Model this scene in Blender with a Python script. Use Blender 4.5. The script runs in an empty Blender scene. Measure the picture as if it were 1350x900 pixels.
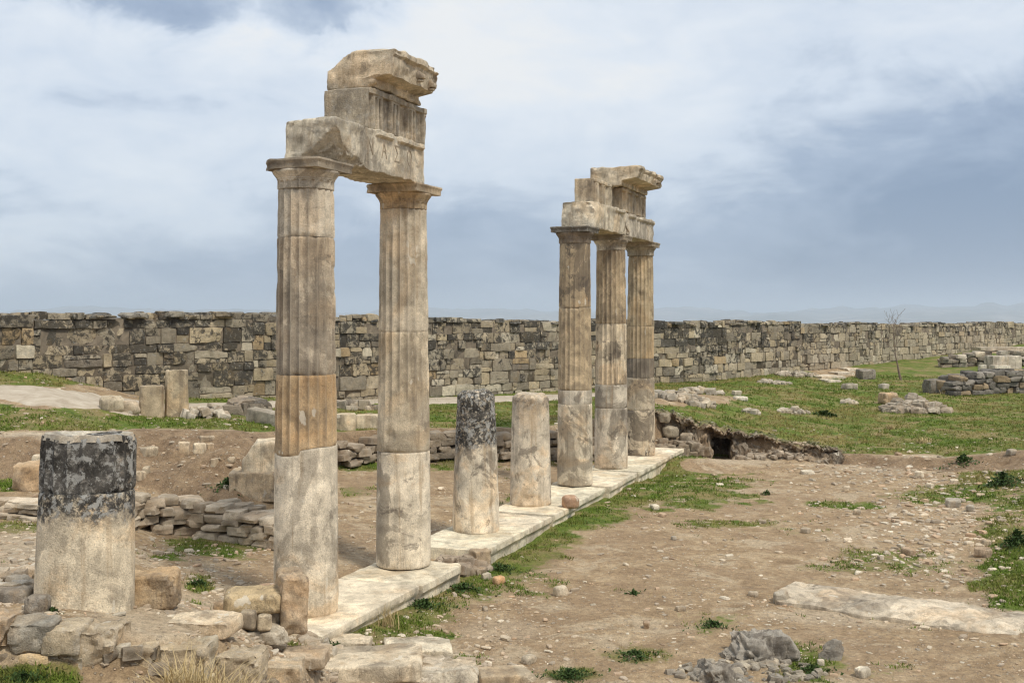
import bpy, math, random
import numpy as np

C = bpy.context.scene
rng = np.random.default_rng(7)
random.seed(7)
RAD = math.radians

# ------------------------------------------------------------------ camera, sky, sun, exposure
F, H, HY = 1480.0, 3.8, 415.0          # focal length and horizon of the photograph (1350 px wide), eye height
cam_d = bpy.data.cameras.new('camera')
cam = bpy.data.objects.new('camera', cam_d)
C.collection.objects.link(cam)
cam.location = (0, 0, H)
cam.rotation_euler = (RAD(90), 0, 0)
cam_d.sensor_width = 36
cam_d.lens = F / 1350 * 36
cam_d.shift_y = (HY - 450) / 1350
cam_d.clip_start = 0.1
cam_d.clip_end = 90000
C.camera = cam

SUN_EL, SUN_AZ = RAD(56), RAD(138)     # azimuth from +Y towards +X
W = bpy.data.worlds.new("World")
C.world = W
W.use_nodes = True


class NT:
    """small helper to write node trees"""
    def __init__(s, tree):
        s.t = tree
        tree.nodes.clear()

    def n(s, kind, **kw):
        o = s.t.nodes.new(kind)
        for k, v in kw.items():
            setattr(o, k, v)
        return o

    def put(s, sock, v):
        if v is None:
            return
        if isinstance(v, bpy.types.NodeSocket):
            s.t.links.new(v, sock)
        else:
            if sock.type == 'RGBA' and len(v) == 3:
                v = (*v, 1)
            sock.default_value = v

    def math(s, op, a, b=None, c=None, clamp=False):
        o = s.n('ShaderNodeMath', operation=op, use_clamp=clamp)
        s.put(o.inputs[0], a); s.put(o.inputs[1], b); s.put(o.inputs[2], c)
        return o.outputs[0]

    def vmath(s, op, a, b=None, scale=None):
        o = s.n('ShaderNodeVectorMath', operation=op)
        s.put(o.inputs[0], a); s.put(o.inputs[1], b)
        if scale is not None:
            s.put(o.inputs['Scale'], scale)
        return o.outputs[0]

    def noise(s, vec, scale, detail=6, rough=0.6, dist=0.0):
        o = s.n('ShaderNodeTexNoise')
        s.put(o.inputs['Vector'], vec)
        o.inputs['Scale'].default_value = scale
        o.inputs['Detail'].default_value = detail
        o.inputs['Roughness'].default_value = rough
        o.inputs['Distortion'].default_value = dist
        return o.outputs['Fac']

    def voro(s, vec, scale, feature='F1', rnd=1.0):
        o = s.n('ShaderNodeTexVoronoi', feature=feature)
        s.put(o.inputs['Vector'], vec)
        o.inputs['Scale'].default_value = scale
        o.inputs['Randomness'].default_value = rnd
        return o

    def rng(s, v, a, b, lo=0.0, hi=1.0, smooth=True):
        o = s.n('ShaderNodeMapRange', interpolation_type='SMOOTHSTEP' if smooth else 'LINEAR')
        s.put(o.inputs[0], v)
        o.inputs[1].default_value = a; o.inputs[2].default_value = b
        o.inputs[3].default_value = lo; o.inputs[4].default_value = hi
        return o.outputs[0]

    def mix(s, f, a, b, blend='MIX'):
        o = s.n('ShaderNodeMix', data_type='RGBA', blend_type=blend)
        s.put(o.inputs[0], f); s.put(o.inputs[6], a); s.put(o.inputs[7], b)
        return o.outputs[2]

    def ramp(s, f, stops):
        o = s.n('ShaderNodeValToRGB')
        s.put(o.inputs[0], f)
        e = o.color_ramp.elements
        while len(e) < len(stops):
            e.new(0.5)
        for i, (p, c) in enumerate(stops):
            e[i].position = p
            e[i].color = (*c, 1)
        return o.outputs[0]

    def grey(s, v):
        o = s.n('ShaderNodeCombineColor')
        for i in range(3):
            s.put(o.inputs[i], v)
        return o.outputs[0]


def build_world():
    g = NT(W.node_tree)
    out = g.n('ShaderNodeOutputWorld'); bg = g.n('ShaderNodeBackground')
    sky = g.n('ShaderNodeTexSky', sky_type='NISHITA')
    sky.sun_disc = False
    sky.sun_elevation = SUN_EL; sky.sun_rotation = SUN_AZ
    d = g.n('ShaderNodeTexCoord').outputs['Generated']
    sx = g.n('ShaderNodeSeparateXYZ'); g.put(sx.inputs[0], d)
    x, y, z = sx.outputs
    az = g.math('ARCTAN2', x, y)
    el = g.math('ARCSINE', z)
    cv = g.n('ShaderNodeCombineXYZ')
    g.put(cv.inputs[0], g.math('MULTIPLY', az, 1.0)); g.put(cv.inputs[1], g.math('MULTIPLY', el, 2.0))
    g.put(cv.inputs[2], 3.7)
    cv = cv.outputs[0]
    big = g.noise(cv, 3.1, 5, 0.55, 0.6)
    mid = g.noise(g.vmath('ADD', cv, (5.2, 1.3, 0.0)), 8.0, 7, 0.58, 0.5)
    fine = g.noise(g.vmath('MULTIPLY', cv, (1.0, 1.6, 1.0)), 18.0, 6, 0.6, 0.3)
    # brightness of the cloud deck: bright overhead and ahead, thick and blue low down and to the right
    t = g.rng(el, 0.0, 0.24, 0.20, 0.69, False)
    t = g.math('ADD', t, g.rng(el, 0.25, 0.8, 0.0, 0.16))
    right = g.math('MULTIPLY', g.rng(az, 0.05, 0.42), g.rng(el, 0.02, 0.36, 1.0, 0.22))
    t = g.math('MULTIPLY_ADD', g.math('MULTIPLY', g.rng(az, -.05, -.3), g.rng(el, .04, .2, 1.0, 0.0)), .12, t)
    t = g.math('MULTIPLY_ADD', right, -0.37, t)
    a1 = g.math('DIVIDE', g.math('ADD', az, 0.02), 0.20)
    e1 = g.math('DIVIDE', g.math('ADD', el, -0.25), 0.15)
    r1 = g.math('ADD', g.math('MULTIPLY', a1, a1), g.math('MULTIPLY', e1, e1))
    t = g.math('MULTIPLY_ADD', g.math('POWER', 2.718, g.math('MULTIPLY', r1, -1.0)), 0.20, t)
    a2 = g.math('DIVIDE', g.math('ADD', az, 0.27), 0.16)
    e2 = g.math('DIVIDE', g.math('ADD', el, -0.275), 0.055)
    r2 = g.math('ADD', g.math('MULTIPLY', a2, a2), g.math('MULTIPLY', e2, e2))
    r2 = g.math('ADD', r2, g.math('MULTIPLY', g.math('ADD', mid, -0.5), 4.0))
    t = g.math('MULTIPLY_ADD', g.rng(r2, 0.3, 1.3, 1.0, 0.0), -0.36, t)
    t = g.math('MULTIPLY_ADD', g.math('ADD', big, -0.5), 0.85, t)
    t = g.math('MULTIPLY_ADD', g.math('ADD', mid, -0.5), 0.85, t)
    t = g.math('MULTIPLY_ADD', g.math('ADD', fine, -0.5), 0.26, t, True)
    t = g.math('MULTIPLY_ADD', t, 1.02, -0.055, True)
    col = g.ramp(t, [(0.0, (.175, .245, .37)), (0.30, (.32, .395, .52)), (0.55, (.59, .655, .745)),
                     (0.78, (.70, .745, .80)), (1.0, (.80, .80, .79))])
    col10 = g.vmath('SCALE', col, scale=5.9)
    g.put(bg.inputs['Color'], g.mix(0.06, col10, sky.outputs[0]))
    bg.inputs['Strength'].default_value = 0.1
    g.t.links.new(bg.outputs[0], out.inputs[0])


build_world()

sun_d = bpy.data.lights.new('sun', 'SUN')
sun = bpy.data.objects.new('sun', sun_d)
C.collection.objects.link(sun)
sun_d.energy = 1.5
sun_d.angle = RAD(10)
sun_d.color = (1.0, 0.93, 0.81)
sun.rotation_euler = (RAD(90) - SUN_EL, 0, math.pi - SUN_AZ)
sun.location = (-20, -20, 40)

C.view_settings.view_transform = 'Standard'
C.view_settings.look = 'None'
C.view_settings.exposure = 0.98
C.view_settings.gamma = 1.0
C.view_settings.use_curve_mapping = False
C.render.engine = 'CYCLES'
C.cycles.use_denoising = True
C.cycles.filter_width = 1.2
C.cycles.max_bounces = 6
C.cycles.diffuse_bounces = 3
C.cycles.volume_bounces = 1

# ------------------------------------------------------------------ noise


def _hash(ix, iy, iz, seed):
    h = (ix.astype(np.int64) * 374761393 + iy.astype(np.int64) * 668265263
         + iz.astype(np.int64) * 2147483647 + seed * 974634777) & 0xFFFFFFFF
    h = ((h ^ (h >> 13)) * 1274126177) & 0xFFFFFFFF
    h = ((h ^ (h >> 16)) * 2246822519) & 0xFFFFFFFF
    return ((h ^ (h >> 15)) & 0xFFFFFF) / float(0xFFFFFF)


def vnoise(P, seed=0):
    P = np.asarray(P, float)
    i = np.floor(P).astype(np.int64)
    f = P - i
    f = f * f * f * (f * (f * 6 - 15) + 10)
    out = 0
    for dx in (0, 1):
        wx = f[:, 0] if dx else 1 - f[:, 0]
        for dy in (0, 1):
            wy = f[:, 1] if dy else 1 - f[:, 1]
            for dz in (0, 1):
                wz = f[:, 2] if dz else 1 - f[:, 2]
                out = out + wx * wy * wz * _hash(i[:, 0] + dx, i[:, 1] + dy, i[:, 2] + dz, seed)
    return out * 2 - 1


def fbm(P, freq=1.0, octv=4, seed=0, gain=0.5):
    P = np.asarray(P, float) * freq
    a, s, tot = 1.0, 0, 0
    for k in range(octv):
        s = s + a * vnoise(P + 17.3 * k, seed + k * 31)
        tot += a
        a *= gain
        P = P * 2.03
    return s / tot


def sstep(x, a, b):
    t = np.clip((np.asarray(x, float) - a) / (b - a), 0, 1)
    return t * t * (3 - 2 * t)


# ------------------------------------------------------------------ object helpers
def tag(o, label=None, cat=None, group=None, kind=None):
    if label: o['label'] = label
    if cat: o['category'] = cat
    if group: o['group'] = group
    if kind: o['kind'] = kind
    elif cat: o['kind'] = 'thing'
    return o


def mesh_obj(name, V, Fc, m, parent=None, loc=(0, 0, 0), rz=0.0, color=None, smooth=True, angle=40, tint=None, attrs=None):
    me = bpy.data.meshes.new(name)
    V = np.asarray(V, np.float32)
    if isinstance(Fc, np.ndarray):
        k = Fc.shape[1]
        me.vertices.add(len(V)); me.vertices.foreach_set('co', V.ravel())
        me.loops.add(Fc.size); me.loops.foreach_set('vertex_index', Fc.astype(np.int32).ravel())
        me.polygons.add(len(Fc)); me.polygons.foreach_set('loop_start', np.arange(0, Fc.size, k, dtype=np.int32))
        me.update(calc_edges=True)
    else:
        me.from_pydata(V.tolist(), [], [list(map(int, f)) for f in Fc])
        me.update()
    me.validate()
    if smooth:
        me.polygons.foreach_set('use_smooth', np.ones(len(me.polygons), bool))
        if angle < 180:
            me.set_sharp_from_angle(angle=RAD(angle))
    if tint is not None:
        a = me.color_attributes.new('tint', 'FLOAT_COLOR', 'POINT')
        a.data.foreach_set('color', np.asarray(tint, np.float32).ravel())
    for k, v in (attrs or {}).items():
        a = me.attributes.new(k, 'FLOAT', 'POINT')
        a.data.foreach_set('value', np.asarray(v, np.float32))
    me.materials.append(m)
    o = bpy.data.objects.new(name, me)
    C.collection.objects.link(o)
    o.location = loc
    o.rotation_euler = (0, 0, rz)
    if color is not None:
        o.color = (*color[:3], 1)
    if parent: o.parent = parent
    o['dirt'] = 1.0
    return o


def empty(name, loc, rz=0.0):
    o = bpy.data.objects.new(name, None)
    C.collection.objects.link(o)
    o.location = loc
    o.rotation_euler = (0, 0, rz)
    o.empty_display_size = 0.2
    return o


_grid_cache = {}


def grid_box(nx, ny, nz):
    key = (nx, ny, nz)
    if key in _grid_cache:
        return _grid_cache[key]
    idx, V, Q = {}, [], []

    def vid(i, j, k):
        if (i, j, k) not in idx:
            idx[(i, j, k)] = len(V)
            V.append((2 * i / nx - 1, 2 * j / ny - 1, 2 * k / nz - 1))
        return idx[(i, j, k)]
    for i in range(nx):
        for j in range(ny):
            Q.append((vid(i, j, 0), vid(i, j + 1, 0), vid(i + 1, j + 1, 0), vid(i + 1, j, 0)))
            Q.append((vid(i, j, nz), vid(i + 1, j, nz), vid(i + 1, j + 1, nz), vid(i, j + 1, nz)))
    for i in range(nx):
        for k in range(nz):
            Q.append((vid(i, 0, k), vid(i + 1, 0, k), vid(i + 1, 0, k + 1), vid(i, 0, k + 1)))
            Q.append((vid(i, ny, k), vid(i, ny, k + 1), vid(i + 1, ny, k + 1), vid(i + 1, ny, k)))
    for j in range(ny):
        for k in range(nz):
            Q.append((vid(0, j, k), vid(0, j, k + 1), vid(0, j + 1, k + 1), vid(0, j + 1, k)))
            Q.append((vid(nx, j, k), vid(nx, j + 1, k), vid(nx, j + 1, k + 1), vid(nx, j, k + 1)))
    r = (np.array(V, float), np.array(Q, np.int32))
    _grid_cache[key] = r
    return r


def block(sx, sy, sz, cell=0.06, rad=0.03, rough=0.012, freq=5.0, seed=0, chops=(), nmax=60, pits=0.0):
    """weathered stone block centred on the origin: rounded edges, broken-off corners, rough faces"""
    n = [int(np.clip(round(s / cell), 2, nmax)) for s in (sx, sy, sz)]
    V, Q = grid_box(*n)
    half = np.array([sx, sy, sz]) / 2
    V = np.sign(V) * (1 - (1 - np.abs(V)) ** 1.25)
    P = V * half
    r = min(rad, half.min() * 0.95)
    inner = np.clip(P, -(half - r), half - r)
    d = P - inner
    L = np.linalg.norm(d, axis=1, keepdims=True)
    N = d / np.maximum(L, 1e-9)
    P = inner + N * r
    off = rng.random(3) * 0 + np.array([seed * 3.71, seed * 1.37, seed * 2.11])
    for (nv, o) in chops:
        nv = np.array(nv, float); nv /= np.linalg.norm(nv)
        dist = P @ nv - o + 0.5 * rough * fbm(P + off, freq * 1.5, 3, seed + 5) * 3
        P = P - np.maximum(dist, 0)[:, None] * nv * 0.97
    dsp = rough * 1.6 * fbm(P + off, freq, 4, seed)
    if pits:
        dsp = dsp - pits * sstep(fbm(P + off, freq * 3, 3, seed + 9), 0.15, 0.45)
    return P + N * dsp[:, None], Q


def rand_chops(half, n, seed, lo=0.62, hi=0.9):
    r = random.Random(seed)
    out = []
    for _ in range(n):
        v = np.array([r.uniform(-1, 1), r.uniform(-1, 1), r.uniform(-.35, 1)])
        v /= np.linalg.norm(v)
        ext = np.abs(v * np.array(half)).sum()
        out.append((v, ext * r.uniform(lo, hi)))
    return out


# small rock templates for piles, pebbles, rubble walls
TPL = []
for k in range(26):
    s = 400 + k
    sx, sy, sz = 1.0, random.uniform(.6, .95), random.uniform(.45, .8)
    n = 4
    V, Q = block(sx, sy, sz, cell=.25, rad=.2, rough=.05, freq=2.2, seed=s, chops=rand_chops((sx/2, sy/2, sz/2), 4, s, .6, .85), nmax=5)
    TPL.append((V, Q))
TPL_LO = []
for k in range(20):
    s = 500 + k
    sx, sy, sz = 1.0, random.uniform(.6, .95), random.uniform(.4, .75)
    V, Q = block(sx, sy, sz, cell=.5, rad=.25, rough=.08, freq=2.2, seed=s, chops=rand_chops((sx/2, sy/2, sz/2), 3, s, .6, .85), nmax=2)
    TPL_LO.append((V, Q))


TPL_B = []
for k in range(26):
    s = 450 + k
    V, Q = block(1.0, .85, .8, cell=.2, rad=.04, rough=.05, freq=3.0, seed=s, chops=rand_chops((.5, .42, .4), 6, s, .62, .92), nmax=5)
    V = V / (np.abs(V).max(axis=0) * 2)
    TPL_B.append((V, Q))


def rotz_m(a):
    c, s = math.cos(a), math.sin(a)
    return np.array([[c, -s, 0], [s, c, 0], [0, 0, 1.0]])


def rotx_m(a):
    c, s = math.cos(a), math.sin(a)
    return np.array([[1.0, 0, 0], [0, c, -s], [0, s, c]])


def merge_rocks(items, tpl=TPL):
    """items: (template, scale xyz, rotz, tilt, loc, colour) -> V, Q, tint"""
    Vs, Qs, Ts, o = [], [], [], 0
    for (k, sc, rz, tl, loc, col) in items:
        V, Q = tpl[k % len(tpl)]
        P = (V * np.array(sc)) @ rotx_m(tl).T @ rotz_m(rz).T + np.array(loc)
        Vs.append(P); Qs.append(Q + o); o += len(V)
        Ts.append(np.tile(np.array([*col, 1.0]), (len(V), 1)))
    return np.concatenate(Vs), np.concatenate(Qs), np.concatenate(Ts)


# ------------------------------------------------------------------ terrain height
# plan profile: for each bearing (as photo column), distance/height of the same ground features:
# feet, near, wall foot, wall top, fill, floor start, floor end, bank foot, bank top, terrace, city wall foot, beyond
PROF = {
    -700: [(3, 2), (6, .9), (8.6, .8), (8.8, 1.15), (11, 1.12), (14, 1.0), (18, .9), (20.3, 1.0), (21.3, 1.5), (24, 2.0), (26, 2.4), (40, 2.0)],
    -150: [(3, 2), (6.5, .85), (8.9, .92), (9.15, 1.30), (11, 1.12), (14, .98), (19.5, .8), (20.4, .82), (21.3, 1.47), (25, 2.0), (28, 2.45), (40, 1.8)],
    60:   [(3, 1.9), (6.5, .75), (9.2, .87), (9.44, 1.25), (10.3, 1.17), (14, .9), (19.8, .8), (20.4, .85), (21.4, 1.45), (25, 1.92), (29.5, 2.22), (40, 1.5)],
    200:  [(3, 1.8), (6.5, .68), (9.3, .70), (9.65, 1.05), (10.9, 1.02), (14.5, .25), (20.3, .1), (20.9, .52), (23.2, 1.42), (26, 1.46), (31.8, 1.42), (42, 1.2)],
    245:  [(3, 1.75), (6.5, .6), (9.45, .62), (9.8, 1.0), (11, .92), (14.2, .2), (19.8, .05), (20.4, .5), (23.2, 1.41), (26.5, 1.42), (32.6, 1.37), (43, 1.1)],
    300:  [(3, 1.7), (6.5, .5), (9.8, .42), (10.15, .84), (11.2, .74), (14, .12), (19.3, .0), (19.8, .5), (23.1, 1.4), (27, 1.37), (33.4, 1.32), (45, 1.0)],
    370:  [(3, 1.6), (6.5, .1), (10.85, -.1), (10.95, .48), (11.6, .28), (13.2, .0), (18.7, -.02), (20.6, .42), (24.5, 1.2), (28, 1.22), (35, 1.22), (45, 1.0)],
    450:  [(3, 1.6), (6.5, 0), (12, -.36), (12.2, -.22), (12.8, -.25), (15, -.1), (26.3, .14), (26.9, .3), (27.3, .92), (32, 1.0), (37, 1.03), (48, .8)],
    600:  [(3, 1.5), (6.5, 0), (12.3, -.36), (12.5, -.36), (13, -.36), (17, -.30), (28.6, .04), (29.2, .12), (29.7, .76), (34, .83), (40.5, .86), (50, .6)],
    730:  [(3, 1.5), (6.5, 0), (12.3, -.36), (12.5, -.36), (13, -.36), (20, -.33), (29.5, -.08), (30, 0), (30.6, .74), (36, .76), (44.5, .8), (56, .5)],
    870:  [(3, 1.5), (6.5, 0), (12.3, -.36), (12.5, -.36), (13, -.36), (22, -.34), (32.6, -.33), (33.0, -.2), (33.6, .93), (40, .95), (49.8, .76), (60, .4)],
    950:  [(3, 1.5), (6.5, 0), (12.3, -.36), (12.5, -.36), (13, -.36), (22, -.34), (32.3, -.33), (32.9, -.25), (33.4, .43), (40, .74), (53.5, .73), (65, .4)],
    1020: [(3, 1.5), (6.5, 0), (12.3, -.36), (12.5, -.36), (13, -.36), (22, -.34), (31.9, -.33), (32.3, -.25), (32.7, .2), (41, .46), (57, .8), (70, .4)],
    1100: [(3, 1.5), (6.5, 0), (12.3, -.36), (12.5, -.36), (13, -.36), (22, -.34), (31.2, -.34), (31.5, -.3), (31.8, -.12), (42, .2), (61.5, .87), (75, .5)],
    1250: [(3, 1.5), (6.5, 0), (12.3, -.36), (12.5, -.36), (13, -.36), (22, -.34), (29.0, -.33), (29.4, -.28), (30.3, -.06), (45, .25), (72, 1.1), (86, .7)],
    1350: [(3, 1.5), (6.5, 0), (12.3, -.34), (12.5, -.34), (13, -.33), (20, -.15), (27, -.05), (28, .0), (30.3, .1), (47, .32), (83, 1.6), (98, 1.2)],
    1600: [(3, 1.5), (6.5, .1), (12.3, -.1), (12.5, -.1), (13, -.1), (18, .2), (24, .3), (25, .32), (30, .4), (47, .6), (100, 1.9), (120, 1.5)],
    2600: [(3, 1.5), (6.5, .2), (12.3, .1), (12.5, .1), (13, .1), (18, .3), (24, .4), (25, .42), (30, .5), (47, .8), (140, 2.0), (160, 1.6)],
}
PXS = np.array(sorted(PROF), float)
PD = np.array([[p[0] for p in PROF[k]] for k in sorted(PROF)], float)
PZ = np.array([[p[1] for p in PROF[k]] for k in sorted(PROF)], float)
BUMPS = []   # (x, y, rx, ry, height)

ROW0 = np.array([-2.654, 14.47]); RU = np.array([.356, .934]); RU /= np.linalg.norm(RU); RV = np.array([RU[1], -RU[0]])
ROWZ = math.atan2(RU[1], RU[0])


def row_pt(t, s=0.0):
    p = ROW0 + RU * t + RV * s
    return float(p[0]), float(p[1])


def px_of(X, Y):
    return np.clip(675 + F * X / np.maximum(Y, 3.0), -700, 2600)


def terrain(X, Y, detail=True):
    X = np.asarray(X, float); Y = np.asarray(Y, float)
    px = px_of(X, Y)
    P3 = np.stack([X, Y, np.zeros_like(X)], 1)
    wob = 26 * fbm(P3, .55, 3, 77)
    dd = Y + (.22 * fbm(P3, .9, 3, 78) if detail else 0) * sstep(Y, 15, 19)
    ks = [np.interp(px + wob * sstep(Y, 16, 20), PXS, PD[:, k]) for k in range(PD.shape[1])]
    zs = [np.interp(px + wob * sstep(Y, 16, 20), PXS, PZ[:, k]) for k in range(PD.shape[1])]
    z = np.where(dd <= ks[0], zs[0], zs[-1])
    bank = np.zeros_like(z)
    for k in range(len(ks) - 1):
        m = (dd > ks[k]) & (dd <= ks[k + 1])
        t = (dd - ks[k]) / np.maximum(ks[k + 1] - ks[k], 1e-6)
        if k == 7:
            bank = np.where(m, np.sin(np.clip(t, 0, 1) * math.pi) ** .6, bank)
        z = np.where(m, zs[k] + (zs[k + 1] - zs[k]) * t, z)
    # plateau edge and the valley far below
    out = dd - ks[-1]
    z = np.where(out > 0, zs[-1] - 1.2 * sstep(out, 0, 40) - 190 * sstep(out, 60, 900), z)
    far = sstep(Y, 150, 600)
    for (bx, by, rx, ry, h) in BUMPS:
        z = z + h * np.exp(-((X - bx) / rx) ** 2 - ((Y - by) / ry) ** 2)
    if detail:
        n1 = fbm(P3, .45, 4, 3); n2 = fbm(P3, 2.6, 4, 4)
        z = z + (1 - far) * (.07 * n1 * sstep(Y, 15, 34) + .02 * n1 + .028 * n2)
        z = z + bank * (.22 * fbm(P3, 1.5, 4, 9) + .10 * fbm(P3, 4.5, 4, 10))
        # keep the earth below the paving of the colonnade
        q = np.stack([X - ROW0[0], Y - ROW0[1]], 1)
        tt = q @ RU; ss = q @ RV
        on = sstep(tt, -1.2, -.9) * (1 - sstep(tt, 19.2, 19.5)) * sstep(ss, -.75, -.55) * (1 - sstep(ss, .7, .85))
        gap = sstep(tt, 3.3, 3.55) * (1 - sstep(tt, 3.9, 4.15))
        z = np.where(on > 0, z * (1 - on) + np.minimum(z, -.12 + .09 * gap) * on, z)
        # the shadowed hollow under the ledge
        hol = sstep(px, 932, 938) * (1 - sstep(px, 962, 968)) * sstep(Y, 32.0, 32.3) * (1 - sstep(Y, 34.6, 34.9))
        z = np.where(hol > 0, z * (1 - hol) + (-.45) * hol, z)
    return z


def gz(x, y):
    return float(terrain(np.array([x]), np.array([y]))[0])


_D = np.concatenate([np.arange(6, 36, .03), np.arange(36, 110, .1)])


def hit(px, py):
    """point of the ground seen at a place of the photograph"""
    X = (px - 675) / F * _D
    zr = H - (py - HY) / F * _D
    zt = terrain(X, _D)
    i = np.argmax(zr <= zt)
    if not (zr <= zt).any():
        i = len(_D) - 1
    return float(X[i]), float(_D[i]), float(zt[i])


BUMPS += [(4.9, 30.6, 1.2, .7, .22), (-6.3, 21.0, 1.3, .9, .28), (1.0, 24.0, 6, 5, .04), (7.0, 18, 4, 3, -.05),
          (36.5, 74, 6, 4, .5), (13, 40, 5, 4, .12), (5.0, 38, 2.2, 1.4, .14)]

# ------------------------------------------------------------------ materials


def new_mat(name):
    m = bpy.data.materials.new(name)
    m.use_nodes = True
    g = NT(m.node_tree)
    out = g.n('ShaderNodeOutputMaterial')
    b = g.n('ShaderNodeBsdfPrincipled')
    b.inputs['Roughness'].default_value = .92
    b.inputs['Specular IOR Level'].default_value = .2
    g.t.links.new(b.outputs[0], out.inputs[0])
    return m, g, b


def bump(g, b, h, strength=.5, dist=.02):
    o = g.n('ShaderNodeBump')
    o.inputs['Strength'].default_value = strength
    o.inputs['Distance'].default_value = dist
    g.put(o.inputs['Height'], h)
    g.t.links.new(o.outputs[0], b.inputs['Normal'])


def stone_mat(name, source='object', streak=.5, ochre=.35, dark=.45, lichen=True, scale=1.0, spots=.7, lich_amt=0.0, rough=1.0):
    m, g, b = new_mat(name)
    pos = g.n('ShaderNodeNewGeometry').outputs['Position']
    oi = g.n('ShaderNodeObjectInfo')
    dirt = None
    if source == 'object':
        base = oi.outputs['Color']
        ro = g.math('MULTIPLY', oi.outputs['Random'], 37.0)
        cx = g.n('ShaderNodeCombineXYZ')
        g.put(cx.inputs[0], ro); g.put(cx.inputs[1], g.math('MULTIPLY', ro, 1.7)); g.put(cx.inputs[2], g.math('MULTIPLY', ro, .6))
        P = g.vmath('ADD', pos, cx.outputs[0])
        dirt = g.n('ShaderNodeAttribute', attribute_type='OBJECT', attribute_name='dirt').outputs['Fac']
    else:
        base = g.n('ShaderNodeAttribute', attribute_name='tint').outputs['Color']
        P = pos
    P = g.vmath('SCALE', P, scale=scale)
    n1 = g.noise(P, 1.1, 6, .58, .5)
    n2 = g.noise(P, 4.2, 9, .66, .3)
    grain = g.noise(P, 70.0, 4, .7)
    c = g.mix(1.0, base, g.grey(g.rng(n1, .3, .7, .74, 1.24, False)), 'MULTIPLY')
    c = g.mix(1.0, c, g.grey(g.rng(n2, .28, .72, .60, 1.34, False)), 'MULTIPLY')
    c = g.mix(1.0, c, g.grey(g.rng(grain, .25, .75, .62, 1.32, False)), 'MULTIPLY')

    def amt(k):
        return g.math('MULTIPLY', dirt, k) if dirt is not None else k
    # warm ochre clouds with soft edges, then runs of ochre down the stone
    oc = g.noise(g.vmath('ADD', P, (9.1, 3.3, 4.2)), .95, 7, .62, .7)
    c = g.mix(g.math('MULTIPLY', g.rng(oc, .50, .62), ochre), c, g.mix(1.0, c, (1.05, .85, .64), 'MULTIPLY'))
    sv = g.vmath('MULTIPLY', P, (6.5, 6.5, .45))
    st = g.noise(sv, 1.0, 6, .62, .25)
    c = g.mix(g.math('MULTIPLY', g.rng(st, .54, .66), ochre), c, (.37, .26, .15))
    # grey-brown and black patina with broken edges
    gp = g.noise(g.vmath('ADD', g.vmath('MULTIPLY', P, (1.0, 1.0, .75)), (1.1, 7.3, 2.2)), 1.05, 10, .68, .9)
    c = g.mix(g.math('MULTIPLY', g.rng(gp, .505, .56), amt(dark)), c, g.mix(.28, (.120, .098, .076), c))
    gq = g.noise(g.vmath('ADD', P, (4.4, 1.3, 6.2)), 2.4, 9, .72, .6)
    c = g.mix(g.math('MULTIPLY', g.rng(gq, .555, .62), amt(dark * .8)), c, (.10, .082, .066))
    st2 = g.noise(g.vmath('ADD', sv, (4.0, 2.0, 8.0)), .8, 8, .68, .35)
    c = g.mix(g.math('MULTIPLY', g.rng(st2, .53, .62), amt(streak)), c, (.105, .083, .064))
    pt = g.n('ShaderNodeNewGeometry').outputs['Pointiness']
    c = g.mix(g.math('MULTIPLY', g.rng(pt, .51, .58), .45), c, g.mix(.5, c, (.60, .53, .42)))
    pk = g.voro(P, 34.0)
    pkc = g.n('ShaderNodeSeparateColor'); g.put(pkc.inputs[0], pk.outputs['Color'])
    c = g.mix(g.math('MULTIPLY', g.math('MULTIPLY', g.rng(pk.outputs['Distance'], .10, .24, 1, 0), g.rng(pkc.outputs[0], .62, .70)), .55), c, (.13, .105, .08))
    # pale scars
    wv = g.noise(g.vmath('MULTIPLY', P, (1, 1, .55)), 5.0, 3, .5, .2)
    c = g.mix(g.math('MULTIPLY', g.rng(wv, .685, .71), spots), c, (.64, .585, .48))
    ln = g.noise(P, 15.0, 9, .75, .3)
    lw = g.noise(g.vmath('ADD', P, (3, 3, 3)), 9.0, 9, .74, .3)
    if lichen:
        la = g.n('ShaderNodeAttribute', attribute_type='OBJECT', attribute_name='lichen').outputs['Fac']
        lz = g.n('ShaderNodeAttribute', attribute_type='OBJECT', attribute_name='lichen_z').outputs['Fac']
        sz = g.n('ShaderNodeSeparateXYZ'); g.put(sz.inputs[0], pos)
        hz = g.math('ADD', sz.outputs[2], g.math('MULTIPLY_ADD', n1, .9, -.45))
        hz = g.math('ADD', hz, g.math('MULTIPLY_ADD', n2, .3, -.15))
        above = g.rng(g.math('ADD', g.math('SUBTRACT', hz, lz), g.math('MULTIPLY_ADD', ln, .5, -.25)), -.10, .12)
        on = g.math('MULTIPLY', la, above)
    else:
        on = lich_amt
    lm = g.math('MULTIPLY', on, g.rng(ln, .33, .52))
    c = g.mix(lm, c, g.mix(g.rng(n2, .42, .60), (.036, .033, .029), (.095, .088, .078)))
    lm2 = g.math('MULTIPLY', on, g.rng(lw, .515, .575))
    c = g.mix(g.math('MULTIPLY', lm2, .85), c, (.36, .355, .33))
    g.put(b.inputs['Base Color'], c)
    hh = g.math('ADD', g.math('MULTIPLY', n2, .8), g.math('MULTIPLY', grain, .45))
    pit = g.voro(P, 24.0).outputs['Distance']
    hh = g.math('ADD', hh, g.math('MULTIPLY', g.rng(pit, 0.0, .25), .25))
    hh = g.math('ADD', hh, g.math('MULTIPLY', g.noise(P, 19.0, 7, .7), .6))
    bump(g, b, hh, .6 * rough, .035)
    return m


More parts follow.
